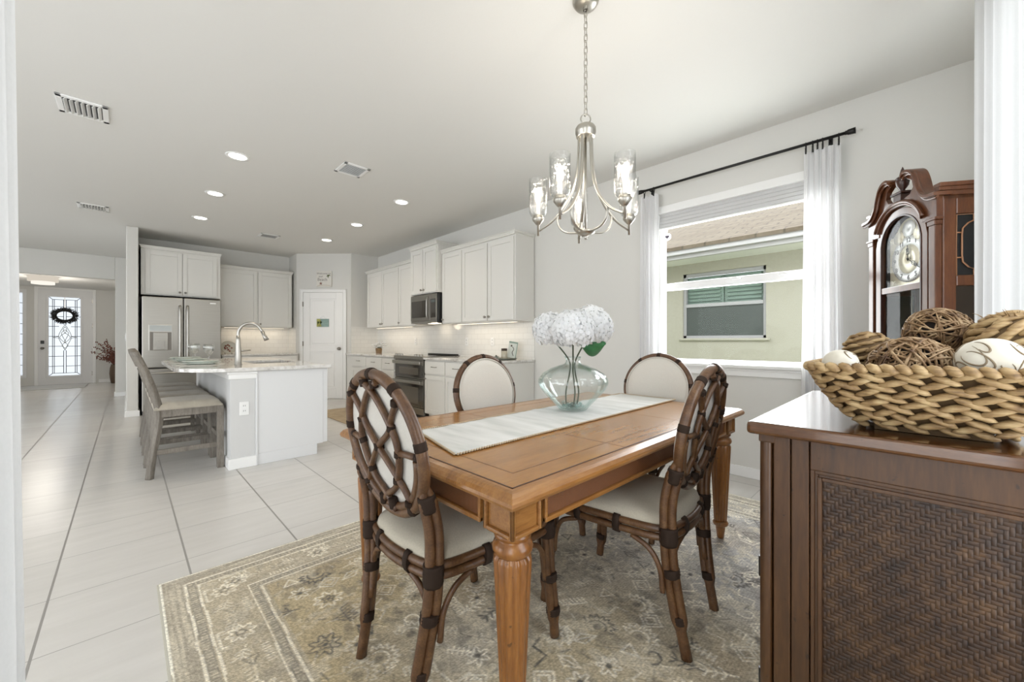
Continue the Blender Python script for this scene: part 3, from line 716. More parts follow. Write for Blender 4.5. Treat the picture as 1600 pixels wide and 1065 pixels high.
# ================================================================ RATTAN CHAIRS
def make_chair(label):
    t = thing('dining_chair', label, 'chair', (0, 0, RZ), 0, 'rattan dining chairs')
    c0 = Vector((0, -.293, .768)); U = Vector((0, -.177, .984)).normalized(); Nn = Vector((0, .984, .177)).normalized()
    A, Bh = .229, .222
    def P(x, h, n=0): return c0+Vector((x, 0, 0))+U*h+Nn*n
    # ring
    ring = MB().tube([P(A*math.cos(a), Bh*math.sin(a)) for a in np.linspace(0, 2*PI, 56, endpoint=False)], .0175, 10, closed=True)
    ring.tube([P((A-.022)*math.cos(a), (Bh-.022)*math.sin(a), -.006) for a in np.linspace(PI*1.02, PI*1.98, 30)], .0125, 8)
    ro = ring.build('back_ring', m_cane, t)
    wr = ro
    def wrap(mb, p, d, r, L, n=8, sq=None):
        p, d = Vector(p), Vector(d).normalized(); k = 7
        pts = [p+d*(L*(i/(k-1)-.5)) for i in range(k)]
        MB().tube(pts, [r*(.93 if i in (0, k-1) else (1.0 if i % 2 else .96)) for i in range(k)], n+2).build('leather_wrap', m_wrap, mb)
    for a in (90, 55, 125, 20-12, 180-8, 235, 305):
        q = math.radians(a); tg = (-A*math.sin(q), Bh*math.cos(q)); wrap(wr, P(A*math.cos(q), Bh*math.sin(q)), P(*tg)-P(0, 0), .0197, .026)
    # lattice
    lt = MB(); r = .0105; n0 = -.014; wl = []
    lens = lambda s_: cr([P(-s_*.055, .205, n0), P(s_*.03, .155, n0), P(s_*.105, .06, n0), P(s_*.118, -.02, n0), P(s_*.075, -.115, n0), P(s_*.0, -.165, n0), P(-s_*.045, -.205, n0)], 6)
    diag = lambda s_: cr([P(s_*.155, .155, n0+.004), P(s_*.105, .10, n0+.004), P(s_*.075, .05, n0+.002), P(0, -.005, n0-.004), P(-s_*.075, -.075, n0), P(-s_*.12, -.13, n0+.004), P(-s_*.14, -.165, n0+.004)], 6)
    for s_ in (-1, 1):
        lt.tube(lens(s_), r, 8); lt.tube(diag(s_), r, 8)
        lt.tube([P(s_*.118, -.005, n0), P(s_*.165, -.002, n0+.004), P(s_*(A-.01), -.004, -.004)], .010, 8)
        for (x, h_) in ((.10, .068), (.118, -.008), (.083, -.098), (.135, -.155), (.150, .150)): wl.append((P(s_*x, h_, n0), U+Vector((s_*.4, 0, 0)), .0138, .017, 6))
        wl.append((P(s_*.035, .195, n0), U, .0140, .022, 6)); wl.append((P(s_*.03, -.185, n0), U, .0155, .032, 6))
        wl.append((P(s_*(A-.02), -.004, -.003), (1, 0, 0), .0135, .018, 6))
    wl.append((P(0, -.005, n0-.002), U, .0165, .022, 6))
    lo = lt.build('lattice', m_cane, t)
    for a in wl: wrap(lo, *a)
    # upholstered oval
    pn = MB()
    prof = [(0, .036), (.25, .0355), (.5, .034), (.75, .030), (.9, .024), (.97, .016), (1.0, .006), (.985, -.002), (.7, -.003), (0, -.003)]
    a_, b_ = A-.010, Bh-.010
    def pf(u, v):
        i = v*(len(prof)-1); k = min(int(round(i)), len(prof)-1); rr, n_ = prof[k]
        return P(a_*rr*math.cos(2*PI*u), b_*rr*math.sin(2*PI*u), n_+.001)
    pn.grid(pf, 48, len(prof), wrapu=True)
    po = pn.build('back_cushion', m_cream2, t)
    MB().tube([P((a_-.004)*math.cos(a), (b_-.004)*math.sin(a), .020) for a in np.linspace(0, 2*PI, 48, endpoint=False)], .004, 6, closed=True).build('piping', m_cream2, po)
    # rails
    def loop_(sc_, z_, ofs=0):
        pts = [(.0, .262), (.12, .258), (.205, .238), (.232, .19), (.228, .05), (.218, -.10), (.203, -.20), (.165, -.238), (.08, -.256), (0, -.262)]
        pts = [(x*sc_, y*sc_) for x, y in pts]; full = pts+[(-x, y) for x, y in reversed(pts[1:-1])]
        return [(p.x, p.y, z_) for p in cr([(x, y, 0) for x, y in full], 5, True)]
    rl = MB().tube(loop_(1, .432), .0135, 8, closed=True).tube(loop_(1, .403), .0135, 8, closed=True)
    ra = rl.build('seat_rail', m_cane, t)
    for x, y, d in ((.231, .10, (0, 1, 0)), (.224, -.06, (0, 1, 0)), (.09, .258, (1, 0, 0)), (.09, -.255, (1, 0, 0))):
        for s_ in (-1, 1):
            M_ = Vector(d); q = Vector((0, 0, 1)).cross(M_)
            MB().tube([Vector((s_*x, y, .4175))+M_*(k_*.012) for k_ in (-1, 0, 1)], [(.034, .018)]*3, 10, flat=(0, 0, 1)).build('leather_wrap', m_wrap, ra)
    # seat cushion
    lp = loop_(.985, 0); n_ = len(lp)
    sp = [(.55, .424), (.97, .424), (1.0, .434), (1.0, .448), (.985, .460), (.95, .470), (.85, .480), (.65, .489), (.4, .494), (.15, .496)]
    sc_ = MB().grid(lambda u, v: (lambda k, i: (lp[i % n_][0]*sp[k][0], lp[i % n_][1]*sp[k][0], sp[k][1]))(min(int(round(v*(len(sp)-1))), len(sp)-1), int(round(u*n_))), n_, len(sp), wrapu=True)
    o_ = len(sc_.v)-n_; sc_.f.append(tuple(o_+i for i in range(n_))); sc_.sm.append(True)
    so_ = sc_.build('seat', m_cream, t)
    MB().tube([(x*1.005, y*1.005, .441) for x, y, _ in lp], .0045, 6, closed=True).build('piping', m_cream, so_)
    # legs
    for s_ in (-1, 1):
        rear = cr([(s_*.168, -.292, 0), (s_*.178, -.262, .16), (s_*.196, -.243, .32), (s_*.205, -.240, .44), (s_*.208, -.243, .54), (s_*.208, -.262, .63), (s_*.2165, -.281, .70)], 5)
        d1 = Vector((s_*.004, .0125, 0)); mb = MB()
        n = len(rear); tp = lambda i: min(1, (n-1-i)/5)
        mb.tube([p+d1*((1 if i > 3 else .35)*tp(i)) for i, p in enumerate(rear)], [.006+.0095*tp(i) for i in range(n)], 8); mb.tube([p-d1*((1 if i > 3 else .2)*tp(i)) for i, p in enumerate(rear)], [.006+.0095*tp(i) for i in range(n)], 8)
        mb.tube([Vector((s_*.018, 0, 0))*-1+p for p in rear[6:22]], .0125, 8)
        lg = mb.build('rear_leg', m_cane, t)
        mb = lg
        for k_, rr, L in ((4, .024, .028), (9, .029, .030), (14, .0315, .062), (25, .027, .05)):
            k_ = min(k_, n-2); wrap(mb, rear[k_]-Vector((s_*.004, 0, 0)), rear[k_+1]-rear[k_-1], rr, L)
        fr = cr([(s_*.236, .262, 0), (s_*.236, .252, .10), (s_*.228, .238, .26), (s_*.222, .230, .44)], 5); n = len(fr)
        mb = MB(); mb.tube([p+Vector((0, .012, 0))*(1 if i > 3 else .3) for i, p in enumerate(fr)], .015, 8); mb.tube([p-Vector((0, .012, 0))*(1 if i > 3 else .3) for i, p in enumerate(fr)], .015, 8)
        lg = mb.build('front_leg', m_cane, t)
        mb = lg
        for k_, rr, L in ((5, .0265, .026), (9, .028, .028), (14, .031, .060)):
            k_ = min(k_, n-2); wrap(mb, fr[k_], fr[k_+1]-fr[k_-1], rr, L)
        for (y_, x2, dy, dx_) in ((.238, .222, -1, -1), (-.243, .205, 1, -1)):
            b = MB()
            b.tube(cr([(s_*(x2+.004), y_+dy*.02, .22), (s_*(x2+.006), y_+dy*.03, .30), (s_*(x2+.012), y_+dy*.065, .36), (s_*(x2+.012), y_+dy*.13, .388)], 6), .0095, 7)
            b.tube(cr([(s_*(x2-.018), y_, .22), (s_*(x2-.028), y_+.002*dy, .30), (s_*(x2-.06), y_-dy*.004, .36), (s_*(x2-.115), y_-dy*.010, .388)], 6), .0095, 7)
            b.build('corner_brace', m_cane, t)
    return t
ch = make_chair('rattan oval-back dining chair at the left end of the table, lattice back nearest the camera')
RC = .0128
ch.location = (.872, 1.172, RC); ch.rotation_euler = (0, 0, -PI/2)
dup(ch, (1.517, .853, RC), math.radians(4.5), 'rattan oval-back dining chair on the near side of the table, beside the sideboard')
dup(ch, (1.60, 1.575, RC), PI, 'rattan oval-back dining chair on the far side of the table, before the white cabinets')
dup(ch, (2.285, 1.235, RC), PI/2, 'rattan oval-back dining chair at the window end of the table, white back below the window')

# ================================================================ RUNNER, VASE, FLOWERS
def runner_mat():
    q = N('runner_cloth'); x, y, z = q.xyz()
    a = q.noise(q.mp((14, 2.5, 1)), 1, 3); b = q.noise(q.mp((400, 400, 1)), 1, 2)
    c = q.ramp(a, [(.35, (.60, .61, .585)), (.5, (.70, .70, .68)), (.65, (.76, .76, .745))])
    q.bsdf(Base_Color=c, Roughness=.95, Normal=q.bump(b, .5, .002)); return q.m
rx0, rx1, ry0, ry1 = .81, 2.47, 1.055, 1.435
rt = thing('table_runner', 'pale woven table runner with knotted beige edges lying along the dining table', 'table runner', (0, 0, TZ+.0012))
random.seed(3)
def rz_(x, y): return .0022+.0016*max(0, math.sin(x*31+y*4+math.sin(x*7)*2))+.0012*max(0, math.sin(x*57-y*13))
def rfun(u, v, top=1):
    x = rx0+(rx1-rx0)*u+(.09*(v-.5) if u < .5 else 0)*(1-2*u if u < .5 else 0); y = ry0+(ry1-ry0)*v+.02*(u-.5)
    drop = 0
    return (x, y, rz_(x, y))
MB().grid(rfun, 120, 24).build('cloth', runner_mat(), rt, solid=.0018)
mb = MB()
for side in (0, 1):
    for i in range(150):
        x, y, z_ = rfun((i+.5)/150, side); mb.ball((x, y+(-.004 if side == 0 else .004), .0042), (.0048, .0055, .0042), 6, 4)
for e in (0, 1):
    for i in range(34):
        x, y, z_ = rfun(e, (i+.5)/34); mb.ball((x+(-.004 if e == 0 else .004), y, .0042), (.0055, .0048, .0042), 6, 4)
mb.build('knotted_edge', mat('runner_trim', (.50, .40, .28), .9), rt)

VX, VY, VZ = 1.695, 1.275, TZ+.0075
m_vase = thin_glass('vase_glass', (.985, .995, .993), (.62, .80, .78), refl=1.2, power=3.2)
vs = thing('glass_vase', 'round lobed clear aqua glass vase on the table runner', 'vase', (VX, VY, VZ))
lob = lambda t, z: 1+.022*math.cos(14*t)*min(1, max(0, (z-.01)*12))*min(1, max(0, (.225-z)*14))
prof = [(.001, .004), (.062, .002), (.072, .004), (.085, .020), (.125, .062), (.163, .105), (.180, .140), (.178, .165), (.160, .192), (.120, .217), (.075, .234), (.046, .243), (.038, .252), (.037, .268), (.042, .278), (.048, .282), (.045, .283), (.034, .270), (.034, .254), (.046, .238), (.075, .228), (.118, .211), (.155, .188), (.173, .163), (.175, .141), (.158, .107), (.120, .066), (.080, .025), (.066, .012), (.001, .010)]
MB().lathe(prof, (0, 0, 0), 112, mod=lob).build('vessel', m_vase, vs)
m_pebb = thin_glass('glass_pebble', (.80, .95, .92), (.05, .22, .19), refl=1.5, power=1.2)
random.seed(11)
mb = MB()
for i in range(46):
    a, r_ = random.uniform(0, 2*PI), random.uniform(0, .058); z_ = random.uniform(.016, .034)+.25*max(0, r_-.045)
    mb.ball((VX+r_*math.cos(a), VY+r_*math.sin(a), VZ+z_), (.010*random.uniform(.7, 1.2), .010*random.uniform(.7, 1.2), .007), 7, 5)
tag(mb.build('glass_pebbles', m_pebb), 'aqua glass pebbles in the bottom of the vase', 'pebbles', kind='stuff')
m_petal = N('hydrangea_petal')
d_ = m_petal.new('ShaderNodeBsdfDiffuse'); d_.inputs[0].default_value = (.86, .87, .88, 1); t_ = m_petal.new('ShaderNodeBsdfTranslucent'); t_.inputs[0].default_value = (.86, .87, .88, 1)
x_ = m_petal.new('ShaderNodeMixShader'); x_.inputs[0].default_value = .35; m_petal.l.new(d_.outputs[0], x_.inputs[1]); m_petal.l.new(t_.outputs[0], x_.inputs[2]); m_petal.l.new(x_.outputs[0], m_petal.out.inputs[0]); m_petal = m_petal.m
m_stem = mat('flower_stem', (.055, .075, .04), .6); m_leaf = mat('leaf_green', (.035, .16, .055), .45, var=(40, .3, (1, 1, 1)))
m_core = mat('floret_core', (.40, .42, .36), .8)
def hydrangea(label, c, r, foot, leaf=None):
    t = thing('hydrangea', label, 'flower', (VX, VY, VZ), 0, 'white hydrangeas in the vase')
    c = Vector(c); mb = MB(); cen = MB(); n = 130
    for i in range(n):
        ph = math.acos(1-1.72*(i+.5)/n); th = i*2.39996
        d = Vector((math.sin(ph)*math.cos(th), math.sin(ph)*math.sin(th), math.cos(ph)))
        q = c+Vector((d.x*r, d.y*r, d.z*r*.96))*random.uniform(.93, 1.06)
        nrm = (d+Vector((random.uniform(-.35, .35), random.uniform(-.35, .35), random.uniform(-.35, .35)))).normalized()
        u = nrm.orthogonal().normalized(); w_ = nrm.cross(u); a0 = random.uniform(0, PI); s = r*.25*random.uniform(.85, 1.15)
        for k in range(4):
            a = a0+k*PI/2; e = u*math.cos(a)+w_*math.sin(a); f_ = w_*math.cos(a)-u*math.sin(a)
            pts = [q, q+e*s*.5+f_*s*.42+nrm*s*.10, q+e*s*1.0+f_*s*.30+nrm*s*.02, q+e*s*1.08+nrm*s*-.08, q+e*s*1.0-f_*s*.30+nrm*s*.02, q+e*s*.5-f_*s*.42+nrm*s*.10]
            mid = q+e*s*.6+nrm*s*.16
            mb.add(pts+[mid], [(0, 1, 6), (1, 2, 6), (2, 3, 6), (3, 4, 6), (4, 5, 6), (5, 0, 6)], True)
        cen.ball(q+nrm*s*.03, s*.09, 5, 4)
    b = mb.build('bloom', m_petal, t)
    cen.build('floret_centres', m_core, b)
    MB().ball(c, (r*.80, r*.80, r*.68), 14, 10).build('inner_bloom', m_petal, b)
    neck = Vector((foot[0]*.25+c.x*.10, foot[1]*.25+c.y*.10, .262))
    sp_ = cr([(foot[0], foot[1], .022), (foot[0]*1.1+.01, foot[1]*1.2, .10), (neck.x*.8, neck.y*.8, .20), neck, c*.6+neck*.4+Vector((0, 0, -.02)), c+Vector((0, 0, -r*.5))], 6)
    MB().tube(sp_, .0042, 7).build('stem', m_stem, t)
    if leaf:
        p, d, L, wd = Vector(leaf[0]), Vector(leaf[1]).normalized(), leaf[2], leaf[3]
        sd = Vector((0, 0, 1)).cross(d).normalized()*.55+Vector((0, 0, -.8))
        def lf(u, v):
            ww_ = wd*math.sin(PI*min(1, u*.96+.02))**.8*(v-.5)*2
            return p+d*L*u+sd*ww_+Vector((0, 0, -.035*math.sin(PI*u)))+d.cross(sd)*(abs(v-.5)*.03)
        MB().grid(lf, 12, 7).build('leaf', m_leaf, t, solid=.001)
    return t
# image-right direction is (.716,-.698), image depth direction is (.698,.716)
R_, D_ = Vector((.7157, -.6984, 0)), Vector((.6984, .7157, 0))
def rd(a, b, z): q = R_*a+D_*b; return (q.x, q.y, z)
random.seed(21)
hydrangea('white hydrangea in the vase, leftmost and farthest of the three heads', rd(-.108, .075, .425), .096, rd(-.035, .01, 0))
hydrangea('white hydrangea in the vase, middle head nearest the camera', rd(-.015, -.095, .420), .102, rd(.0, -.02, 0))
hydrangea('white hydrangea in the vase, rightmost head with the green leaf below it', rd(.104, .080, .440), .118, rd(.025, .02, 0), leaf=(rd(.045, .03, .345), rd(1, -.1, .02), .135, .050))
# ================================================================ CHANDELIER
CX, CY = 1.613, 1.136
m_nick = mat('chandelier_nickel', (.46, .44, .395), .33, 1)
m_shade = thin_glass('seeded_glass', (1, 1, 1), (.86, .875, .87), ripple=.5, refl=.7, power=1.5)
cd = thing('chandelier', 'brushed nickel five-light chandelier with seeded glass shades hanging over the dining table', 'chandelier', (CX, CY, 0))
MB().lathe([(.001, ZC-.030), (.03, ZC-.030), (.052, ZC-.022), (.062, ZC-.008), (.064, ZC)], seg=32).lathe([(.012, ZC-.045), (.012, ZC-.028)], seg=12).build('canopy', m_nick, cd)
ztop, zlink = ZC-.045, 2.205
nl = 17; Ls = (ztop-zlink)/nl
for i in range(nl):
    zc_ = ztop-Ls*(i+.5); a, b = .0085, Ls*.5+.004; q = (1, 0) if i % 2 else (0, 1)
    pts = []
    for t in np.linspace(0, 2*PI, 16, endpoint=False):
        h_ = a*math.cos(t); v_ = (b-a)*(1 if math.sin(t) > 0 else -1)*(1 if abs(math.sin(t)) > .01 else 0)+a*math.sin(t)
        pts.append((q[0]*h_, q[1]*h_, zc_+v_))
    MB().tube(pts, .0022, 6, closed=True).build('chain_link', m_nick, cd)
MB().tube([(.024*math.cos(t)*.7157, -.024*math.cos(t)*.6984, 2.187+.024*math.sin(t)) for t in np.linspace(0, 2*PI, 28, endpoint=False)], .0035, 8, closed=True).build('loop', m_nick, cd)
MB().lathe([(.001, 2.166), (.012, 2.165), (.02, 2.158), (.044, 2.150), (.050, 2.140), (.050, 2.118), (.046, 2.112), (.046, 2.100), (.042, 2.096), (.001, 2.096)], seg=32).build('top_cap', m_nick, cd)
MB().tube([(0, 0, 2.10), (0, 0, 1.63)], .0055, 10).build('centre_rod', m_nick, cd)
MB().lathe([(.001, 1.600), (.006, 1.598), (.008, 1.606), (.006, 1.612), (.022, 1.618), (.044, 1.628), (.046, 1.634), (.030, 1.642), (.001, 1.644)], seg=28).build('bottom_hub', m_nick, cd)
RA = .242
a_off = TH-PI/2
base = math.atan2(D_.y, D_.x)+math.radians(-2)
for k in range(5):
    a = base+k*2*PI/5; dx_, dy_ = math.cos(a), math.sin(a)
    def Q(r, z_): return (r*dx_, r*dy_, z_)
    pts = cr([Q(.033, 2.105), Q(.036, 2.02), Q(.044, 1.93), Q(.066, 1.84), (Q(.108, 1.765)), Q(.165, 1.705), Q(RA-.005, 1.662)], 6)
    MB().tube(pts, [(.0085, .0055)]*len(pts), 10, flat=(-dy_, dx_, 0)).build('arm', m_nick, cd)
    pts = cr([Q(.140, 1.732), Q(.142, 1.700), Q(.128, 1.663), Q(.092, 1.638), Q(.035, 1.632)], 6)
    MB().tube(pts, [(.007, .004)]*len(pts), 10, flat=(-dy_, dx_, 0)).build('scroll_arm', m_nick, cd)
    MB().lathe([(.001, 1.638), (.006, 1.638), (.006, 1.690), (.012, 1.694), (.030, 1.716), (.031, 1.728), (.026, 1.730), (.026, 1.74)], (RA*dx_, RA*dy_, 0), 20).build('candle_cup', m_nick, cd)
    sh = MB().lathe([(.020, 1.731), (.030, 1.733), (.040, 1.742), (.0455, 1.757), (.0465, 1.80), (.0465, 1.920), (.0470, 1.924), (.0455, 1.925), (.0450, 1.920), (.0448, 1.80), (.044, 1.758), (.036, 1.743), (.020, 1.735)], (RA*dx_, RA*dy_, 0), 36).build('glass_shade', m_shade, cd)
    MB().lathe([(.0105, 1.735), (.0105, 1.800), (.001, 1.801)], (RA*dx_, RA*dy_, 0), 14).build('candle_sleeve', m_trim, cd)
    bl = MB().lathe([(.007, 1.80), (.0125, 1.815), (.016, 1.832), (.013, 1.852), (.006, 1.872), (.001, 1.884)], (RA*dx_, RA*dy_, 0), 14).build('bulb', m_bulb, cd)
    point('bulb_light', (RA*dx_, RA*dy_, 1.90), 1.6, (1, .90, .76), cd, .02)

# ================================================================ CURTAINS
def curtain_panel(name, label, group, x0, x1, y0, y1, zt, zb, folds, amp, flare, rings=None, m=m_sheer, seedv=1, nv=46, zr=None, lean=0):
    """sheet hanging along (x0,y0)->(x1,y1); flare widens the bottom"""
    t = thing(name, label, 'curtain', ((x0+x1)/2, (y0+y1)/2, 0), 0, group)
    L = math.hypot(x1-x0, y1-y0); ex, ey = (x1-x0)/L, (y1-y0)/L; nx_, ny_ = -ey, ex
    rnd = random.Random(seedv); ph = [rnd.uniform(0, 6) for _ in range(4)]
    def fn(u, v):
        s_ = (1-v); wd_ = 1+flare*s_**1.4
        a = (u-.5)*L*wd_
        o = amp*(.55+.45*s_)*(math.sin(2*PI*folds*u+ph[0]+.5*math.sin(3*v+ph[1]))+.35*math.sin(2*PI*folds*2.3*u+ph[2]+1.2*v))
        head = .006*math.sin(2*PI*folds*u*1.0+ph[3])*max(0, 1-s_*12)
        o += lean*s_
        return (a*ex+o*nx_, a*ey+o*ny_, zb+(zt-zb)*v+head)
    MB().grid(fn, int(folds*14)+8, nv).build('fabric', m, t)
    if rings:
        for u in rings:
            x, y, z_ = fn(u, 1); a = (u-.5)*L
            r = MB().tube([(a*ex+.019*math.cos(q)*nx_, a*ey+.019*math.cos(q)*ny_, zr+.004+.019*math.sin(q)-.012) for q in np.linspace(0, 2*PI, 20, endpoint=False)], .0028, 6, closed=True)
            ro_ = r.build('ring', m_darkmetal, t)
            MB().box(a*ex-.005, a*ex+.005, a*ey-.005, a*ey+.005, zt-.012, zr-.025).build('clip', m_darkmetal, ro_)
    return t
ROD = XW-.075; RZ_ = 2.519
rod = thing('curtain_rod', 'thin black curtain rod above the dining window', 'curtain rod', (ROD, 1.06, RZ_))
MB().tube([(0, -.72, 0), (0, .76, 0)], .0105, 12).build('pole', m_darkmetal, rod)
for s_, y in ((-1, -.715), (1, .755)): MB().tube([(0, y, 0), (0, y+s_*.012, 0), (0, y+s_*.014, 0), (0, y+s_*.055, 0)], [.014, .014, .018, .021], 14).build('finial', m_darkmetal, rod)
for y in (-.63, .70): MB().tube([(.0, y, -.004), (.075, y, -.004)], .006, 8).box(.066, .075, y-.012, y+.012, -.04, .03).build('bracket', m_darkmetal, rod)
curtain_panel('curtain', 'white sheer curtain panel on the right side of the dining window', 'sheer window curtains', ROD, ROD, .575, .365, 2.462, .012, 4.5, .022, .30, (.06, .25, .38, .52, .94), seedv=4, zr=RZ_)
curtain_panel('curtain', 'white sheer curtain panel on the left side of the dining window, half behind the chandelier', 'sheer window curtains', ROD, ROD, 1.852, 1.668, 2.462, .012, 4, .020, .12, (.25, .75), seedv=9, zr=RZ_)
curtain_panel('curtain', 'white curtain panel behind the basket, partly covering the grandfather clock', 'doorway curtains', 2.62, 1.50, -.180, -.320, 2.60, .012, 9, .014, .02, None, m_sheer2, 5)
curtain_panel('curtain', 'white curtain panel edge beside the open floor that leads to the front door', 'doorway curtains', -.134, -.134, .945, .36, 2.60, .012, 6, .014, .03, None, m_sheer2, 2, lean=.022)
# roller shade in the window head
rs = thing('roman_shade', 'raised white fabric shade in the top of the dining window', 'window shade', (XW, 0, 0))
MB().box(-.022, .045, WY0-.02, WY1+.015, 2.283, 2.352).build('headrail', m_trim, rs, .004)
m_shf = mat('shade_fabric', (.60, .60, .60), .9, bump=(200, .3, (1, 1, 5)))
mb = MB()
for i in range(4): mb.box(.004+.004*i, .042-.002*i, WY0+.01, WY1-.012, 2.158+.032*i, 2.158+.032*i+.0315)
mb.build('folded_fabric', m_shf, rs, .006)
MB().box(.0, .04, WY0+.01, WY1-.012, 2.142, 2.157).build('bottom_rail', m_trim, rs, .004)
hs = thing('suncatcher', 'small round white window ornament with a dark heart on the dining window glass', 'ornament', (XW+.083, 1.655, 2.085), PI/2)
# local: front faces room (-X world) -> local -Y... rotate so local -Y is world +X; use +Y side
MB().lathe([(.001, -.003), (.034, -.003), (.036, 0), (.034, .003), (.001, .003)], seg=28, M=Matrix.Rotation(PI/2, 4, 'X')).build('disc', m_trim, hs)
hp = [(16*math.sin(t)**3*.0011, (13*math.cos(t)-5*math.cos(2*t)-2*math.cos(3*t)-math.cos(4*t))*.0011) for t in np.linspace(0, 2*PI, 36, endpoint=False)]
MB().prism(hp, .003, .0055, 'y').build('heart', mat('heart_plum', (.05, .035, .06), .5), hs)
MB().tube([(0, 0, .036), (0, 0, .052)], .0015, 5).ball((0, .001, .056), (.008, .003, .008), 8, 6).build('suction_cup', m_trim, hs)

# ================================================================ SIDEBOARD
SX, SY0, SY1, SZ = 1.222, -.205, .330, .880
SZ -= RZ
sb = thing('sideboard', 'dark brown wooden sideboard with a woven rattan end panel, carrying the basket', 'sideboard', (SX, 0, RZ))
SL = .98
MB().box(0, SL, SY0, SY1, SZ-.034, SZ).build('top', m_sbt, sb, .010, 3)
ex0 = .030; yF = SY1-.028   # body end face, body front face
zt_ = SZ-.034
bd = MB(); bd.box(ex0+.03, SL-.03, SY0, yF-.03, .10, zt_).build('carcass', m_sbw, sb)
# end panel frame: corner stile, planks, rails (local x = ex0 plane faces -X)
mb = MB(); mb.box(ex0, ex0+.03, yF-.068, yF-.030, .0, zt_); mb.build('corner_stile', m_sbw, sb, .003)
mb = MB(); mb.box(ex0-.004, ex0+.034, yF-.034, yF+.004, zt_-.022, zt_); mb.box(ex0-.002, ex0+.032, yF-.032, yF+.002, 0, .05); cp = mb.build('corner_block', m_sbw, sb, .003)
MB().tube(cr([(ex0+.012, yF-.012, .05), (ex0+.012, yF-.012, zt_-.07), (ex0+.016, yF-.015, zt_-.035), (ex0+.020, yF-.018, zt_-.022)], 5), [.0155]*12+[.0155, .014, .012, .010], 14).build('corner_column', m_sbw, sb)
MB().box(ex0, ex0+.03, yF-.108, yF-.070, 0, zt_).build('stile', m_sbw, sb, .0025)
pz0, pz1, py0, py1 = .12, zt_-.075, SY0+.0, yF-.110
MB().box(ex0, ex0+.03, py0+.0505, py1, pz1, zt_).build('top_rail', m_sbw, sb, .0025)
MB().box(ex0, ex0+.03, py0+.0505, py1, .03, pz0).build('bottom_rail', m_sbw, sb, .0025)
MB().box(ex0, ex0+.03, SY0, SY0+.05, .0, zt_).build('stile', m_sbw, sb, .0025)
mo = MB()
for k, (o, h_) in enumerate(((0, .006), (.008, .003), (.015, .009))):
    o1 = o+.009
    mo.box(ex0-h_+.008, ex0+.02, py1-o1, py1-o, pz0, pz1-o).box(ex0-h_+.008, ex0+.02, SY0+.05, py1-o1, pz1-o1, pz1-o).box(ex0-h_+.008, ex0+.02, SY0+.05, py1-o1, pz0+o, pz0+o1)
mo.build('panel_moulding', m_sbw, sb, .002)
# woven rattan: herringbone floats, each a little domed strip
m_ratt = N('woven_rattan'); tn = m_ratt.noise(m_ratt.mp((60, 60, 60)), 1, 2); tn2 = m_ratt.noise(m_ratt.mp((9, 9, 9)), 1, 2)
m_ratt.bsdf(Base_Color=m_ratt.ramp(m_ratt.math('MULTIPLY_ADD', tn2, .4, m_ratt.math('MULTIPLY', tn, .6)), [(.32, (.016, .0065, .003)), (.5, (.042, .018, .0065)), (.66, (.085, .041, .015))]), Roughness=.45); m_ratt = m_ratt.m
cw, chh = .0078, .0092; wy1 = py1-.024; wz1 = pz1-.024; wv = MB()
nC, nR = int((wy1-(SY0+.05))/cw), int((wz1-pz0)/chh)
wv.box(ex0+.013, ex0+.016, SY0+.05, wy1, pz0, wz1)
def dome(ya, yb, za, zb, along_z, h_=.0042):
    X = ex0+.013; e = .0006
    if along_z: v = [(X-(h_ if (j == 1) else .0012)*(.5 if i in (0, 2) else 1), ya+e+(yb-ya-2*e)*i/2, za+(zb-za)*j/2) for j in range(3) for i in range(3)]
    else: v = [(X-(h_ if (i == 1) else .0012)*(.5 if j in (0, 2) else 1), ya+(yb-ya)*i/2, za+e+(zb-za-2*e)*j/2) for j in range(3) for i in range(3)]
    wv.add(v, [(j*3+i, j*3+i+1, j*3+i+4, j*3+i+3) for j in range(2) for i in range(2)], True)
for i in range(nC):
    for j in range(nR):
        k = (i+j) % 4
        y_, z_ = wy1-i*cw, wz1-j*chh
        if k == 0: dome(y_-cw, y_, z_-2*chh, z_, True)
        elif k == 2: dome(y_-2*cw, y_, z_-chh, z_, False, .0036)
wv.build('woven_panel', m_ratt, sb)
# front doors (facing the table) with hinges
for i in range(2):
    x0 = ex0+.045+i*.44; x1 = x0+.43
    d = MB().box(x0, x1, yF-.03, yF-.008, .08, zt_-.02).build('door', m_sbw, sb, .004)
    MB().box(x0+.07, x1-.07, yF-.012, yF-.004, .15, zt_-.09).build('door_panel', m_ratt, d, .004)
    MB().ball(((x1-.03) if i == 0 else (x0+.03), yF+.008, .5), .014, 10, 8).build('knob', m_darkmetal, d)
for z_ in (.14, .455): MB().tube([(ex0+.034, yF+.006, z_-.028), (ex0+.034, yF+.006, z_+.028)], .007, 8).box(ex0+.03, ex0+.05, yF-.002, yF+.002, z_-.028, z_+.028).build('hinge', m_black, sb)

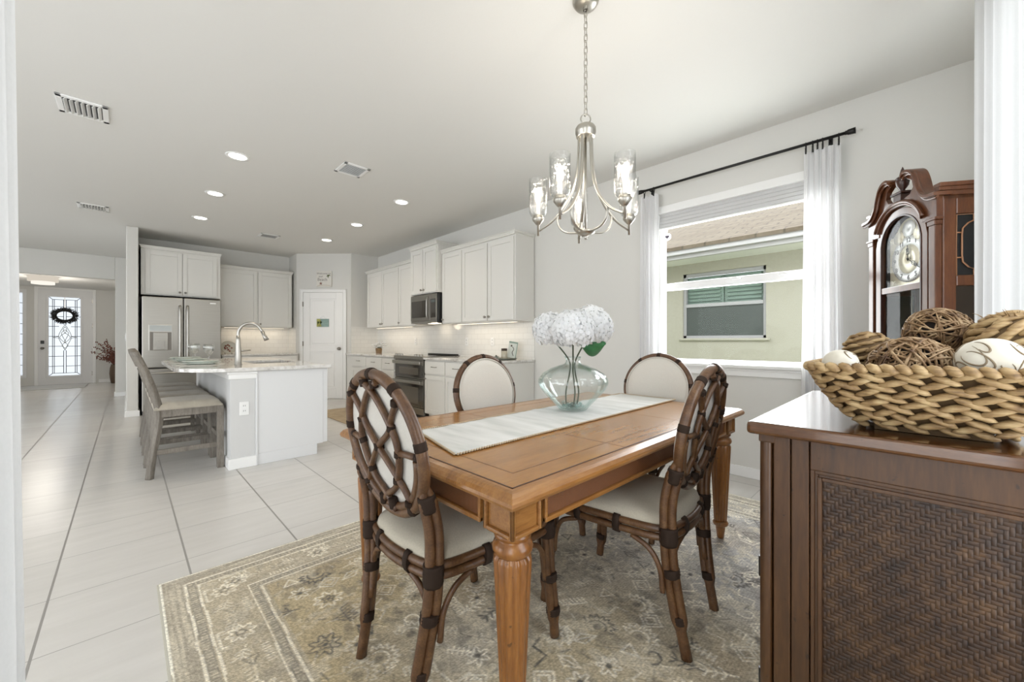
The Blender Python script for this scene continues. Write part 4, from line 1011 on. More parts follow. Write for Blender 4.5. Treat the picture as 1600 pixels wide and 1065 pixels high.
# ================================================================ BASKET AND BALLS
m_sea = N('seagrass'); sn = m_sea.noise(m_sea.mp((1, 1, 1)), 28, 3); sn2 = m_sea.noise(m_sea.mp((30, 30, 260)), 1, 2)
m_sea.bsdf(Base_Color=m_sea.ramp(m_sea.math('MULTIPLY_ADD', sn, .65, m_sea.math('MULTIPLY', sn2, .35)), [(.33, (.13, .070, .026)), (.48, (.29, .185, .080)), (.62, (.42, .30, .150)), (.74, (.50, .40, .24))]), Roughness=.6, Normal=m_sea.bump(sn2, .4, .002)); m_sea = m_sea.m
m_sead = mat('seagrass_dark', (.12, .072, .030), .8)
BX, BY, BZ = 1.425, -.020, SZ+RZ+.001
bk = thing('woven_basket', 'large flared seagrass basket holding decorative balls on top of the sideboard', 'basket', (BX, BY, BZ))
def rrect(hx, hy, r, t):   # point and tangent on a rounded rectangle, t in 0..1
    L = 4*(hx-r)+4*(hy-r)+2*PI*r; s_ = (t % 1)*L
    segs = [((-hx, hy-r), (0, -1), 2*(hy-r), None), ((-hx+r, -hy+r), None, PI*r/2, PI), ((-hx+r, -hy), (1, 0), 2*(hx-r), None), ((hx-r, -hy+r), None, PI*r/2, 1.5*PI), ((hx, -hy+r), (0, 1), 2*(hy-r), None), ((hx-r, hy-r), None, PI*r/2, 0), ((hx-r, hy), (-1, 0), 2*(hx-r), None), ((-hx+r, hy-r), None, PI*r/2, PI/2)]
    for p, d, l_, a0 in segs:
        if s_ <= l_:
            if d: return Vector((p[0]+d[0]*s_, p[1]+d[1]*s_, 0)), Vector((d[0], d[1], 0))
            a = a0+s_/r; return Vector((p[0]+r*math.cos(a), p[1]+r*math.sin(a), 0)), Vector((-math.sin(a), math.cos(a), 0))
        s_ -= l_
    return Vector((-hx, hy-r, 0)), Vector((0, -1, 0))
NR = 6
def level(k):  # k 0..1 up the side
    e = k**.58
    return .100+.105*e, .110+.105*e, .012+.142*k, .055
body = MB(); random.seed(4)
per = 28
shell = MB().grid(lambda u, v: (lambda q: (q[0].x, q[0].y, q[1]))((rrect(level(v)[0]-.012, level(v)[1]-.012, level(v)[3]-.012, u)[0], level(v)[2])), 64, 10, wrapu=True)
shell.box(-.085, .085, -.095, .095, .0, .014)
so_ = shell.build('inner_shell', m_sead, bk)
for k in range(NR):
    hx, hy, z0, r = level((k+.35)/NR); hx2, hy2, z1, _ = level((k+.95)/NR)
    n = int(per*(.62+.38*k/NR)); rowh = (z1-z0)*1.05
    for half in (0, 1):
        kk = (k+.25+.5*half)/NR; hx, hy, zz, r = level(kk)
        for i in range(n):
            t = (i+(.5*half)+random.uniform(-.08, .08))/n
            p, tg = rrect(hx, hy, r, t); out = Vector((tg.y, -tg.x, 0))
            if out.dot(p) < 0: out = -out
            slope = Vector((0, 0, 1))+out*.55*(1-kk*.6)
            slope.normalize(); nrm = tg.cross(slope).normalized()
            if nrm.dot(out) < 0: nrm = -nrm
            ang = (.36 if half else -.36)+random.uniform(-.1, .1)
            ax = (tg*math.cos(ang)+slope*math.sin(ang)).normalized(); bx_ = nrm.cross(ax)
            L = (2*(2*hx+2*hy)/n)*.50*random.uniform(.92, 1.1)
            M_ = Matrix((ax, bx_, nrm)).transposed()
            body.ball(Vector((p.x, p.y, zz))+nrm*.002, (L*.92, rowh*.56, .0095), 8, 6, M_)
body.build('woven_side', m_sea, bk)
rim = MB(); hx, hy, zz, r = level(1.0); n = 66
for i in range(n):
    p, tg = rrect(hx+.002, hy+.002, r, i/n); out = Vector((tg.y, -tg.x, 0))
    if out.dot(p) < 0: out = -out
    ax = (tg*.80+Vector((0, 0, 1))*(-.45)+out*.2).normalized(); nrm = out; bx_ = nrm.cross(ax).normalized(); nrm = ax.cross(bx_)
    rim.ball(Vector((p.x, p.y, zz+.002)), (.0175, .0105, .0125), 8, 6, Matrix((ax, bx_, nrm)).transposed())
rim.build('twisted_rim', m_sea, bk)
m_twig = N('twig'); tw = m_twig.noise(m_twig.mp((1, 1, 1)), 30, 3)
m_twig.bsdf(Base_Color=m_twig.ramp(tw, [(.35, (.075, .035, .014)), (.5, (.20, .115, .05)), (.64, (.40, .28, .16))]), Roughness=.6); m_twig = m_twig.m
m_core2 = mat('ball_dark_core', (.012, .007, .004), .9)
def twig_ball(label, c, r, n, seedv, sq=.86):
    t = thing('twig_ball', label, 'decorative ball', c); rnd = random.Random(seedv); mb = MB(); big = MB()
    for i in range(n):
        ax = Vector((rnd.gauss(0, 1), rnd.gauss(0, 1), rnd.gauss(0, 1)*.8)).normalized(); u = ax.orthogonal().normalized(); w_ = ax.cross(u)
        off = rnd.uniform(-.45, .45); rr = r*rnd.uniform(.84, 1.0); a0 = rnd.uniform(0, 2*PI); sp = rnd.uniform(1.6, 4.4); wob = rnd.uniform(-.12, .12)
        pts = []
        for q in np.linspace(0, 1, 15):
            a = a0+sp*q; o = off+wob*math.sin(q*5)
            s_ = math.sqrt(max(.02, 1-o*o)); p = (u*math.cos(a)*s_+w_*math.sin(a)*s_+ax*o)*rr*(1+.02*math.sin(q*9+i)); pts.append((p.x, p.y, p.z*sq))
        mb.tube(pts, rnd.choice((.0014, .0019, .0024, .0031)), 5)
    mb.build('twigs', m_twig, t); MB().ball((0, 0, 0), (r*.76, r*.76, r*.76*sq), 16, 10).build('core', m_core2, t); return t
twig_ball('brown twig ball in the front of the basket, the larger lower one', (1.364, .010, 1.030), .087, 130, 3, .95)
twig_ball('brown twig ball at the back of the basket, resting highest behind the front one', (1.552, -.037, 1.122), .070, 120, 8, .95)
m_white = N('carved_white_ball'); wx = m_white.noise(m_white.mp((1, 1, 1)), 16, 2)
m_white.bsdf(Base_Color=m_white.ramp(wx, [(.3, (.50, .46, .38)), (.6, (.66, .63, .55))]), Roughness=.6); m_white = m_white.m
m_groove = mat('carved_groove', (.22, .17, .11), .8)
def white_ball(label, c, r, sq, seedv):
    t = thing('carved_ball', label, 'decorative ball', c, 0); rnd = random.Random(seedv)
    MB().ball((0, 0, 0), (r, r, r*sq), 32, 20).build('ball', m_white, t)
    for i in range(24):
        d = Vector((rnd.gauss(0, 1), rnd.gauss(0, 1), rnd.gauss(0, 1)*.7)).normalized(); u = d.orthogonal().normalized(); w_ = d.cross(u); a0 = rnd.uniform(0, 6); s0 = rnd.uniform(.25, .7)
        pts = []
        for q in np.linspace(0, 1, 18):
            a = a0+q*4.2; rr = s0*(.25+.75*q); p = (d+u*math.cos(a)*rr*1.5+w_*math.sin(a)*rr*.7).normalized()*r*1.001; pts.append((p.x, p.y, p.z*sq))
        MB().tube(pts, [.0004+.0016*math.sin(PI*k/17) for k in range(18)], 5).build('groove', m_groove, t)
    return t
white_ball('white carved ball at the left corner of the basket', (1.272, .134, 1.043), .037, .95, 2)
white_ball('white carved ball at the right front of the basket, the larger white one', (1.296, -.108, 1.056), .054, .92, 6)
def rope_ball(label, c, r, seedv, n=70, sq=.85):
    t = thing('rope_ball', label, 'decorative ball', c); rnd = random.Random(seedv); mb = MB()
    for i in range(n):
        ph = math.acos(1-2*(i+.5)/n); th = i*2.39996
        d = Vector((math.sin(ph)*math.cos(th), math.sin(ph)*math.sin(th), math.cos(ph))); u = Vector((0, 0, 1)).cross(d)
        u = (u.normalized() if u.length > .05 else Vector((1, 0, 0))); w_ = d.cross(u); a = .5+rnd.uniform(-.35, .35); e = u*math.cos(a)+w_*math.sin(a)
        pts = []
        for q in np.linspace(-1, 1, 7):
            p = (d+e*q*.42).normalized()*r*(1.0-.06*q*q+rnd.uniform(-.01, .01)); pts.append((p.x, p.y, p.z*sq))
        mb.tube(pts, [r*.05, r*.085, r*.10, r*.105, r*.10, r*.085, r*.05], 7)
    mb.build('strands', m_sea, t); MB().ball((0, 0, 0), (r*.93, r*.93, r*.93*sq), 16, 10).build('core', m_sead, t); return t
rope_ball('tan rope-wrapped ball at the back left of the basket', (1.500, .098, 1.078), .053, 2, 54)
rb = rope_ball('tan rope-wrapped ball with frayed ends at the right end of the basket', (1.452, -.159, 1.100), .076, 5, 80)
mb = MB(); rnd = random.Random(4)
for i in range(26):
    a = rnd.uniform(2.0, 4.4); p = Vector((.06*math.cos(a)*rnd.uniform(.2, 1), .06*math.sin(a)*rnd.uniform(.2, 1), .055)); d = Vector((math.cos(a)*.7, math.sin(a)*.7, .45+rnd.uniform(-.2, .2)))
    mb.tube([p, p+d*.012, p+d*rnd.uniform(.02, .034)+Vector((0, 0, -.004))], [.0012, .001, .0003], 4)
mb.build('frayed_ends', m_sea, rb)

# ================================================================ GRANDFATHER CLOCK
ck = thing('grandfather_clock', 'tall mahogany grandfather clock with swan-neck top and brass dial in the corner', 'clock', (3.015, .068, RZ), math.radians(213))
CD = .27
body = MB()
body.box(-.25, .25, .0, CD, 0, .10); body.box(-.235, .235, .012, CD-.012, .10, .62)
body.box(-.25, .25, .0, CD, .60, .66)
body.build('base', m_mah, ck, .006)
# trunk / hood sides as frames so that the glass shows inside
c_ = MB()
for s_ in (-1, 1):
    lo, hi = sorted((s_*.250, s_*.228))
    c_.box(lo, hi, .022, .075, .66, 1.80); c_.box(lo, hi, CD-.05, CD, .66, 1.80); c_.box(lo, hi, .075, CD-.05, 1.70, 1.80); c_.box(lo, hi, .075, CD-.05, .66, .74); c_.box(lo, hi, .075, CD-.05, 1.355, 1.405)
c_.box(-.25, .25, CD-.02, CD, .66, 1.80).box(-.25, .25, .02, CD, 1.77, 1.80)
c_.build('case', m_mah, ck, .004)
for s_ in (-1, 1):
    lo, hi = sorted((s_*.239, s_*.236)); MB().box(lo, hi, .075, CD-.05, .74, 1.36).build('side_glass', mat('smoked_glass', (.03, .022, .016), .08) if s_ == -1 else bpy.data.materials['smoked_glass'], ck)
    fr = MB().box(lo, hi, .075, CD-.05, 1.40, 1.70)
    fo = fr.build('fret_backing', m_black, ck)
    F = MB(); yc, zc_ = (.075+CD-.05)/2, 1.55; x = s_*.244
    def bar(pts, closed=False): F.tube([(x, yc+a, zc_+b) for a, b in pts], .0038, 6, closed=closed)
    hw = (CD-.05-.075)/2-.003
    bar([(-hw, -.146), (hw, -.146), (hw, .146), (-hw, .146)], True)
    o = [(-.022, -.105), (-.044, -.08), (-.047, -.05), (-.047, .05), (-.044, .08), (-.022, .105), (0, .116), (.022, .105), (.044, .08), (.047, .05), (.047, -.05), (.044, -.08), (.022, -.105), (0, -.116)]
    bar(o, True)
    for sa in (-1, 1):
        bar([(0, sa*.116), (0, sa*.146)])
        for sb_ in (-1, 1): bar([(sa*.047, sb_*.06), (sa*hw, sb_*.06)])
    F.build('fretwork', mat('fret_wood', (.28, .13, .06), .4) if s_ == -1 else bpy.data.materials['fret_wood'], fo)
# cornice along the sides
for s_ in (-1, 1):
    mb = MB()
    for k, (o, z0, z1) in enumerate(((.006, 1.79, 1.815), (.014, 1.812, 1.832), (.022, 1.83, 1.85))):
        lo, hi = sorted((s_*(.25+o), s_*.23)); mb.box(lo, hi, -.0-o*.2, CD+o, z0, z1)
    mb.build('side_cornice', m_mah, ck, .003)
# pediment board with arched opening and swan neck
def arc(cx_, cz_, r, a0, a1, n): return [(cx_+r*math.cos(a), cz_+r*math.sin(a)) for a in np.linspace(a0, a1, n)]
top_r = [(.250, 1.795), (.215, 1.800), (.185, 1.818), (.160, 1.855), (.145, 1.905), (.125, 1.950), (.095, 1.975), (.062, 1.978), (.045, 1.965)]
inn_r = [(.058, 1.950), (.092, 1.928), (.100, 1.892), (.078, 1.862), (.030, 1.852), (0, 1.848)]
arch = arc(0, 1.655, .165, math.radians(20), math.radians(160), 25)
outl = [(.25, 1.69)]+top_r+inn_r+[(-x, z_) for x, z_ in reversed(inn_r[:-1])]+[(-x, z_) for x, z_ in reversed(top_r)]+[(-.25, 1.69), (arch[-1][0]-.0, 1.69)]+list(reversed(arch))+[(arch[0][0], 1.69)]
MB().prism(outl, -.004, .022, 'y').build('pediment', m_mah, ck, .002)
for s_ in (-1, 1):
    for off, y0, rr in ((.012, .012, .020), (.0, -.012, .013), (-.013, -.014, .009)):
        pts = cr([(s_*(x+(.02 if i == 0 else 0)), z_+off) for i, (x, z_) in enumerate(top_r)] and [Vector((s_*(x+(.022 if i == 0 else 0)), 0, z_+off)) for i, (x, z_) in enumerate(top_r)], 5)
        if off == .012: 
            n = len(pts); up = MB()
            v = []
            for p in pts: v += [(p.x, -.030, p.z), (p.x, .045, p.z), (p.x, .045, p.z-.018), (p.x, -.030, p.z-.018)]
            f = [(4*i+k, 4*i+(k+1) % 4, 4*i+4+(k+1) % 4, 4*i+4+k) for i in range(n-1) for k in range(4)]+[(3, 2, 1, 0), tuple(4*(n-1)+k for k in range(4))]
            up.add(v, f, False); sw = up.build('swan_neck', m_mah, ck, .004)
        else: MB().tube([(p.x, y0, p.z) for p in pts], rr*.7, 8).build('swan_neck_moulding', m_mah, sw)
mb = MB()
for rr, y0, tr in ((.172, -.006, .008), (.185, -.012, .010)):
    mb.tube([(x, y0, z_) for x, z_ in arc(0, 1.655, rr, math.radians(19), math.radians(161), 30)], tr, 8)
mb.build('arch_moulding', m_mah, ck)
u = MB(); u.box(-.028, .028, -.012, .04, 1.846, 1.885).box(-.04, .04, -.02, .048, 1.885, 1.897)
u.lathe([(.018, 1.897), (.010, 1.905), (.012, 1.912), (.026, 1.935), (.030, 1.962), (.024, 1.968), (.030, 1.974), (.022, 1.982), (.010, 1.990), (.012, 2.0), (.007, 2.02), (.001, 2.036)], (0, .014, 0), 16)
u.build('urn_finial', m_mahd, ck, .002)
# pilasters
for s_ in (-1, 1):
    lo, hi = sorted((s_*.25, s_*.198)); l2, h2 = sorted((s_*.256, s_*.192))
    mb = MB().box(lo+.006, hi-.006, -.006, .022, .66, 1.655).box(l2, h2, -.014, .022, 1.678, 1.692).box(lo+.002, hi-.002, -.010, .022, 1.655, 1.678).box(l2, h2, -.012, .022, .66, .70)
    p = mb.build('pilaster', m_mah, ck, .003)
# door with arched top and cross bar
D1 = [(-.193, .70), (.193, .70), (.193, 1.655)]+arc(0, 1.62, .193, .18, PI-.18, 25)+[(-.193, 1.655)]
def ring_prism(outer_w, inner_w, zb, zi, spring, ro_, ri_, zc1, y0, y1):
    mb = MB(); n = 24
    o = [(-outer_w, zb), (-outer_w, spring)]+[(zc1[0]+ro_*math.cos(a), zc1[1]+ro_*math.sin(a)) for a in np.linspace(PI-.12, .12, n)]+[(outer_w, spring), (outer_w, zb)]
    i_ = [(-inner_w, zi), (-inner_w, spring)]+[(zc1[0]+ri_*math.cos(a), zc1[1]+ri_*math.sin(a)) for a in np.linspace(PI-.12, .12, n)]+[(inner_w, spring), (inner_w, zi)]
    m_ = len(o); v = [(x, y0, z_) for x, z_ in o]+[(x, y0, z_) for x, z_ in i_]+[(x, y1, z_) for x, z_ in o]+[(x, y1, z_) for x, z_ in i_]
    f = []
    for k in range(m_):
        j = (k+1) % m_; f += [(k, j, m_+j, m_+k), (2*m_+k, 3*m_+k, 3*m_+j, 2*m_+j), (k, 2*m_+k, 2*m_+j, j), (m_+k, m_+j, 3*m_+j, 3*m_+k)]
    return mb.add(v, f)
dm = ring_prism(.190, .150, .70, .76, 1.63, .186, .148, (0, 1.625), .0, .02); dm.box(-.152, .152, .0, .02, 1.358, 1.392)
dd = dm.build('door', m_mah, ck, .003)
ring_prism(.152, .143, .76, .77, 1.63, .150, .141, (0, 1.625), -.003, .012).build('door_bead', m_mahd, dd, .001)
MB().prism([(-.148, .77), (.148, .77), (.148, 1.63)]+arc(0, 1.625, .146, .05, PI-.05, 20)+[(-.148, 1.63)], .012, .014, 'y').build('door_glass', m_cglass, dd)
# dial
m_brass = mat('pale_brass', (.74, .69, .54), .4, .35); m_silv = mat('silvered_chapter', (.74, .75, .74), .4, .2); m_ink = mat('dial_ink', (.03, .03, .03), .5)
DZ, DR, DYo = 1.535, .125, .045
da = MB().prism([(-.145, DZ-.145), (.145, DZ-.145), (.145, DZ+.135)]+arc(0, DZ+.125, .098, .05, PI-.05, 20)+[(-.145, DZ+.135)], DYo, DYo+.006, 'y').build('dial_plate', m_brass, ck)
RX = Matrix.Rotation(PI/2, 4, 'X')
def disc(name, r0, r1, y, th_, m_, par, cz=DZ, cx_=0):
    return MB().lathe([(r0, 0), (r1, 0), (r1, th_), (r0, th_), (r0, 0)], seg=48, M=Matrix.Translation((cx_, y, cz)) @ RX).build(name, m_, par)
disc('chapter_ring', .078, DR, DYo, .004, m_silv, da); disc('dial_centre', .001, .078, DYo, .002, m_brass, da)
disc('moon_disc', .001, .045, DYo, .004, m_silv, da, DZ+.165)
mb = MB()
for cx_ in (-.072, .072): mb.lathe([(.001, 0), (.038, 0), (.038, .005), (.001, .005)], seg=24, M=Matrix.Translation((cx_, DYo, DZ+.128)) @ RX)
mb.build('moon_hump', m_brass, da)
sp = MB(); rnd = random.Random(2)
for sx in (-1, 1):
    for sz in (-1, 1):
        for k in range(7): sp.ball((sx*(.122+rnd.uniform(-.016, .016)), DYo-.002, DZ+sz*(.122+rnd.uniform(-.016, .012))), (.008, .003, .008), 6, 4)
sp.build('spandrel', m_brass, da)
for h_ in range(1, 13):
    a = PI/2-h_*PI/6; r = .101
    text('numeral', str(h_), .034, m_ink, da, Matrix.Translation((r*math.cos(a), DYo-.0050, DZ+r*math.sin(a))) @ Matrix.Rotation(PI/2, 4, 'X'), .0005)
mb = MB()
for k in range(60):
    a = k*PI/30; mb.tube([(.1185*math.cos(a), DYo-.0045, DZ+.1185*math.sin(a)), (.1235*math.cos(a), DYo-.0045, DZ+.1235*math.sin(a))], .0006, 4)
mb.build('minute_track', m_ink, da)
def hand(ang, L, name):
    d = Vector((math.cos(ang), 0, math.sin(ang))); o = Vector((0, DYo-.008, DZ)); n_ = Vector((-d.z, 0, d.x)); mb = MB()
    mb.tube([o-d*.012, o+d*L], .0016, 6)
    for q, r in ((.45, .009), (.66, .007)): mb.tube([o+d*(L*q)+d*math.cos(t)*r*1.3+n_*math.sin(t)*r for t in np.linspace(0, 2*PI, 14, endpoint=False)], .0018, 5, closed=True)
    mb.ball(o, (.007, .003, .007), 8, 6).build(name, m_ink, da)
hand(PI/2-math.radians(358), .075, 'hour_hand'); hand(PI/2-math.radians(126), .105, 'minute_hand')
# weights and pendulum behind the lower glass
mb = MB()
for x in (-.07, 0, .07): mb.tube([(x, .10, 1.38), (x, .10, 1.20)], .001, 4); mb.tube([(x, .10, 1.20), (x, .10, .98)], .02, 14)
mb.build('weights', m_brass, ck)
MB().tube([(0, .14, 1.38), (0, .14, .90)], .005, 6).lathe([(.001, 0), (.055, 0), (.055, .006), (.001, .006)], seg=28, M=Matrix.Translation((0, .14, .88)) @ RX).build('pendulum', m_brass, ck)
# ================================================================ KITCHEN CABINETS
def shaker(par, name, x0, x1, z0, z1, y=-.02, knob=None, pull=False, fr=.055, m=None):
    m = m or m_cab; d = MB()
    f = fr if name == 'door' else .0
    if name == 'door':
        d.box(x0, x0+f, y, 0, z0, z1).box(x1-f, x1, y, 0, z0, z1).box(x0+f, x1-f, y, 0, z0, z0+f).box(x0+f, x1-f, y, 0, z1-f, z1).box(x0+f, x1-f, y+.009, 0, z0+f, z1-f)
    else: d.box(x0, x1, y, 0, z0, z1)
    o = d.build(name, m, par, .002)
    if knob:
        kx = x0+.03 if knob[0] == 'l' else x1-.03; kz = z0+.045 if knob[1] == 'b' else z1-.045
        MB().lathe([(.001, .030), (.013, .028), (.016, .022), (.013, .014), (.006, .010), (.006, 0)], seg=14, M=Matrix.Translation((kx, y, kz)) @ Matrix.Rotation(PI/2, 4, 'X')).build('knob', m_knob, o)
    if pull:
        c = (x0+x1)/2; zz = (z0+z1)/2+.01; MB().tube(cr([(c-.055, y, zz), (c-.052, y-.022, zz), (c, y-.026, zz), (c+.052, y-.022, zz), (c+.055, y, zz)], 4), .0042, 7).build('pull', m_knob, o)
    return o
def cabinet(name, label, loc, rz, W, D, z0, z1, doors=(), drawers=(), crown=0, toe=0, group=None):
    """front at y=0 facing -Y, body to +Y"""
    t = thing(name, label, 'cabinet', loc, rz, group)
    b = MB().box(0, W, 0, D, z0+toe, z1)
    if toe: b.box(0, W, .06, D, z0, z0+toe)
    b.build('cabinet_body', m_cab, t, .002)
    for x0, x1, a, c, k in doors: shaker(t, 'door', x0, x1, a, c, knob=k)
    for x0, x1, a, c in drawers: shaker(t, 'drawer', x0, x1, a, c, pull=True)
    if crown:
        mb = MB()
        for o, h0, h1 in ((.004, 0, .02), (.012, .018, .036), (.022, .034, .048)): mb.box(-o, W+o, -o-.02, D, z1+h0-.02, z1+h1-.02)
        mb.build('crown_moulding', m_cab, t, .004)
    return t
R = -PI/2
# uppers on the right wall: local x runs toward the camera (world -y); origin at the far end
UB, UT = 1.345, 2.372; XU = 3.26; UD = XW-XU-.001
g_up = 'white wall cabinets'
def up(y0, y1, label, doors, zb=UB, zt=UT, xf=XU, crown=1):
    W = y0-y1
    return cabinet('wall_cabinet', label, (xf, y0, 0), R, W, XW-xf-.010, zb, zt, [(a, b_, zb+.012, zt-.045, k) for a, b_, k in doors], crown=crown, group=g_up)
up(7.26, 5.502, 'white wall cabinet left of the microwave, three doors', [(.055, .632, 'rb'), (.645, 1.225, 'lb'), (1.24, 1.75, 'lb')])
up(5.50, 4.775, 'taller white wall cabinet above the microwave', [(.015, .357, 'rb'), (.367, .710, 'lb')], 1.80, 2.505, 3.18)
up(4.773, 3.279, 'white wall cabinet right of the microwave, nearest the dining table, three doors', [(.02, .470, 'lb'), (.487, 1.000, 'rb'), (1.018, 1.475, 'lb')])
# lowers
XL = 2.97; LT = .842
def low(y0, y1, label, doors, drawers, xf=XL):
    return cabinet('base_cabinet', label, (xf, y0, 0), R, y0-y1, XW-xf-.010, 0, LT, doors, drawers, toe=.10, group='white base cabinets')
low(7.49, 5.618, 'white base cabinet left of the range, drawers over doors',
    [(.28, .85, .115, .63, 'rt'), (.865, 1.445, .115, .63, 'lt'), (1.46, 1.865, .115, .63, 'lt')], [(.28, .85, .655, .825), (.865, 1.445, .655, .825), (1.46, 1.865, .655, .825)])
low(4.77, 3.279, 'white base cabinet right of the range, nearest the dining table',
    [(.02, .495, .115, .63, 'lt'), (.51, .985, .115, .63, 'rt'), (1.0, 1.475, .115, .63, 'lt')], [(.02, .495, .655, .825), (.51, .985, .655, .825), (1.0, 1.475, .655, .825)])
tag(MB().box(XL-.03, XW-.009, 3.265, 4.776, LT+.001, .874).build('countertop', m_gran, bevel=.006), 'grey-white granite worktop right of the range, behind the flowers', 'worktop')
tag(MB().box(XL-.03, XW-.009, 5.612, 7.491, LT+.001, .874).build('countertop', m_gran, bevel=.006), 'grey-white granite worktop left of the range, by the pantry', 'worktop')
# far run by the refrigerator
t = cabinet('fridge_cabinet', 'deep white cabinet above the refrigerator', (.158, 8.11, 0), 0, .965, .63, 1.80, 2.515, [(.047, .474, 1.815, 2.465, 'rb'), (.484, .917, 1.815, 2.465, 'lb')], crown=1, group=g_up)
t = cabinet('wall_cabinet', 'white double-door wall cabinet between the refrigerator and the pantry', (1.15, 8.42, 0), 0, 1.14, .32, 1.352, 2.392, [(.01, .56, 1.365, 2.35, 'rb'), (.578, 1.125, 1.365, 2.35, 'lb')], crown=1, group=g_up)
cabinet('base_cabinet', 'white base cabinet between the refrigerator and the pantry', (1.15, 8.14, 0), 0, 1.165, .60, 0, LT, [(.02, .57, .115, .63, 'rt'), (.59, 1.14, .115, .63, 'lt')], [(.02, .57, .655, .825), (.59, 1.14, .655, .825)], toe=.10, group='white base cabinets')
tag(MB().box(1.14, 2.316, 8.11, 8.741, LT+.001, .874).build('countertop', m_gran, bevel=.006), 'granite worktop between the refrigerator and the pantry', 'worktop')
# under-cabinet lights
m_led = emit('led_strip', (1, .86, .66), 2.2)
def undercab(label, loc, sx, sy, e):
    t = thing('under_cabinet_light', label, 'light', loc)
    MB().box(-sx/2, sx/2, -sy/2, sy/2, -.012, 0).build('housing', m_trim, t)
    MB().box(-sx/2+.004, sx/2-.004, -sy/2+.004, sy/2-.004, -.014, -.0125).build('diffuser', m_led, t)
    l = bpy.data.lights.new('under_cabinet_lamp', 'AREA'); l.shape = 'RECTANGLE'; l.size = sx; l.size_y = sy; l.energy = e; l.color = (1, .84, .63)
    o = bpy.data.objects.new('under_cabinet_lamp', l); COL.objects.link(o); o.parent = t; o.location = (0, 0, -.017)
undercab('warm light strip under the wall cabinet left of the microwave', (3.40, 6.5, UB), .03, 1.3, .9)
undercab('warm light strip under the wall cabinet right of the microwave', (3.40, 4.0, UB), .03, 1.2, .9)
undercab('warm light strip under the wall cabinet beside the refrigerator', (1.72, 8.60, 1.352), .95, .03, .8)

# ================================================================ APPLIANCES
# microwave
mw = thing('microwave', 'stainless over-the-range microwave under the taller wall cabinet', 'microwave', (3.165, 5.495, 1.365), R)
MB().box(0, .715, .022, XW-3.165-.010, 0, .42).build('housing', m_black, mw, .003)
d = MB(); d.box(0, .535, 0, .022, .035, .43-.01).build('door', m_steel, mw, .003)
dw = MB().box(.035, .475, -.002, .001, .085, .335).build('door_window', m_dglass, mw)
MB().tube(cr([(.505, 0, .07), (.505, -.032, .085), (.505, -.036, .22), (.505, -.032, .355), (.505, 0, .37)], 5), .010, 8).build('handle', m_steel2, mw)
MB().box(.538, .70, 0, .022, .035, .42).build('control_panel', m_steel, mw, .003)
cp = MB().box(.55, .69, -.002, .001, .075, .345).build('keypad', m_dglass, mw)
MB().box(.57, .67, -.003, -.001, .295, .33).build('display', mat('display_grey', (.10, .12, .12), .2), cp)
MB().box(0, .70, .004, .022, 0, .033).build('vent_grille', m_steel2, mw, .002)
l = point('range_hood_lamp', (.36, .2, -.03), 1.0, (1, .84, .62), mw, .05)
MB().box(.25, .47, .15, .25, -.004, 0).build('hood_lamp', m_led, mw)
# range
rg = thing('range', 'stainless double-oven range with black glass doors in the right-hand cabinets', 'range', (2.955, 5.608, 0), R)
rw = .828
MB().box(.008, rw-.008, .03, .62, .05, .868).build('housing', m_black, rg, .003)
MB().box(.03, rw-.03, .06, .58, 0, .05).build('plinth', m_black, rg)
MB().box(.0, rw, .0, .62, .869, .882).build('cooktop', m_dglass, rg, .003)
MB().box(.0, rw, -.02, .03, .835, .886).build('control_panel', m_steel, rg, .004)
def oven(z0, z1, nm):
    o = MB().box(.012, rw-.012, .0, .03, z0, z1).build(nm, m_steel, rg, .004)
    MB().box(.02, rw-.02, -.004, .002, z0+.012, z1-.075).build('oven_glass', m_dglass, o, .002)
    MB().box(.14, rw-.14, -.005, -.003, z0+.05, z1-.115).build('oven_window', mat('oven_window', (.12, .105, .085), .1) if nm == 'upper_oven_door' else bpy.data.materials['oven_window'], o)
    h = MB().box(.02, rw-.02, -.058, -.034, z1-.062, z1-.018); h.build('handle', m_steel2, o, .009, 3)
    MB().box(.03, .06, -.036, 0, z1-.055, z1-.025).box(rw-.06, rw-.03, -.036, 0, z1-.055, z1-.025).build('handle_mount', m_steel2, o)
oven(.565, .832, 'upper_oven_door'); oven(.16, .555, 'lower_oven_door')
MB().box(.012, rw-.012, .0, .03, .06, .152).build('drawer_front', m_steel, rg, .004)
for k, x in enumerate((.06, .135, .21, rw-.21, rw-.135, rw-.06)):
    MB().lathe([(.026, 0), (.024, .022), (.020, .028), (.001, .029)], (x, .0, .886), 16).build('knob', m_steel2, rg)
MB().box(.03, rw-.03, .57, .615, .882, .902).build('rear_vent', m_black, rg, .003)
# refrigerator
fr = thing('refrigerator', 'stainless french-door refrigerator with ice and water dispenser', 'refrigerator', (.165, 7.93, 0))
FW = .945
MB().box(0, FW, .055, .78, .02, 1.752).build('housing', mat('fridge_side', (.03, .03, .03), .4), fr, .004)
dz0, dz1 = .70, 1.762
def fdoor(x0, x1, nm):
    v = MB().box(x0, x1, .0, .05, dz0, dz1); return v.build(nm, m_steel, fr, .012, 3)
dL = fdoor(0, FW/2-.004, 'left_door'); dRr = fdoor(FW/2+.004, FW, 'right_door')
MB().box(0, FW, .0, .05, .06, .685).build('freezer_drawer', m_steel, fr, .012, 3)
for x, par in ((FW/2-.045, dL), (FW/2+.045, dRr)):
    MB().tube(cr([(x, 0, .80), (x, -.045, .83), (x, -.052, 1.2), (x, -.045, 1.60), (x, 0, 1.63)], 5), [(.016, .012)]*21, 10, flat=(1, 0, 0)).build('handle', m_steel2, par)
MB().tube(cr([(.08, 0, .62), (.10, -.045, .62), (FW/2, -.052, .62), (FW-.10, -.045, .62), (FW-.08, 0, .62)], 5), .012, 8).build('handle', m_steel2, fr)
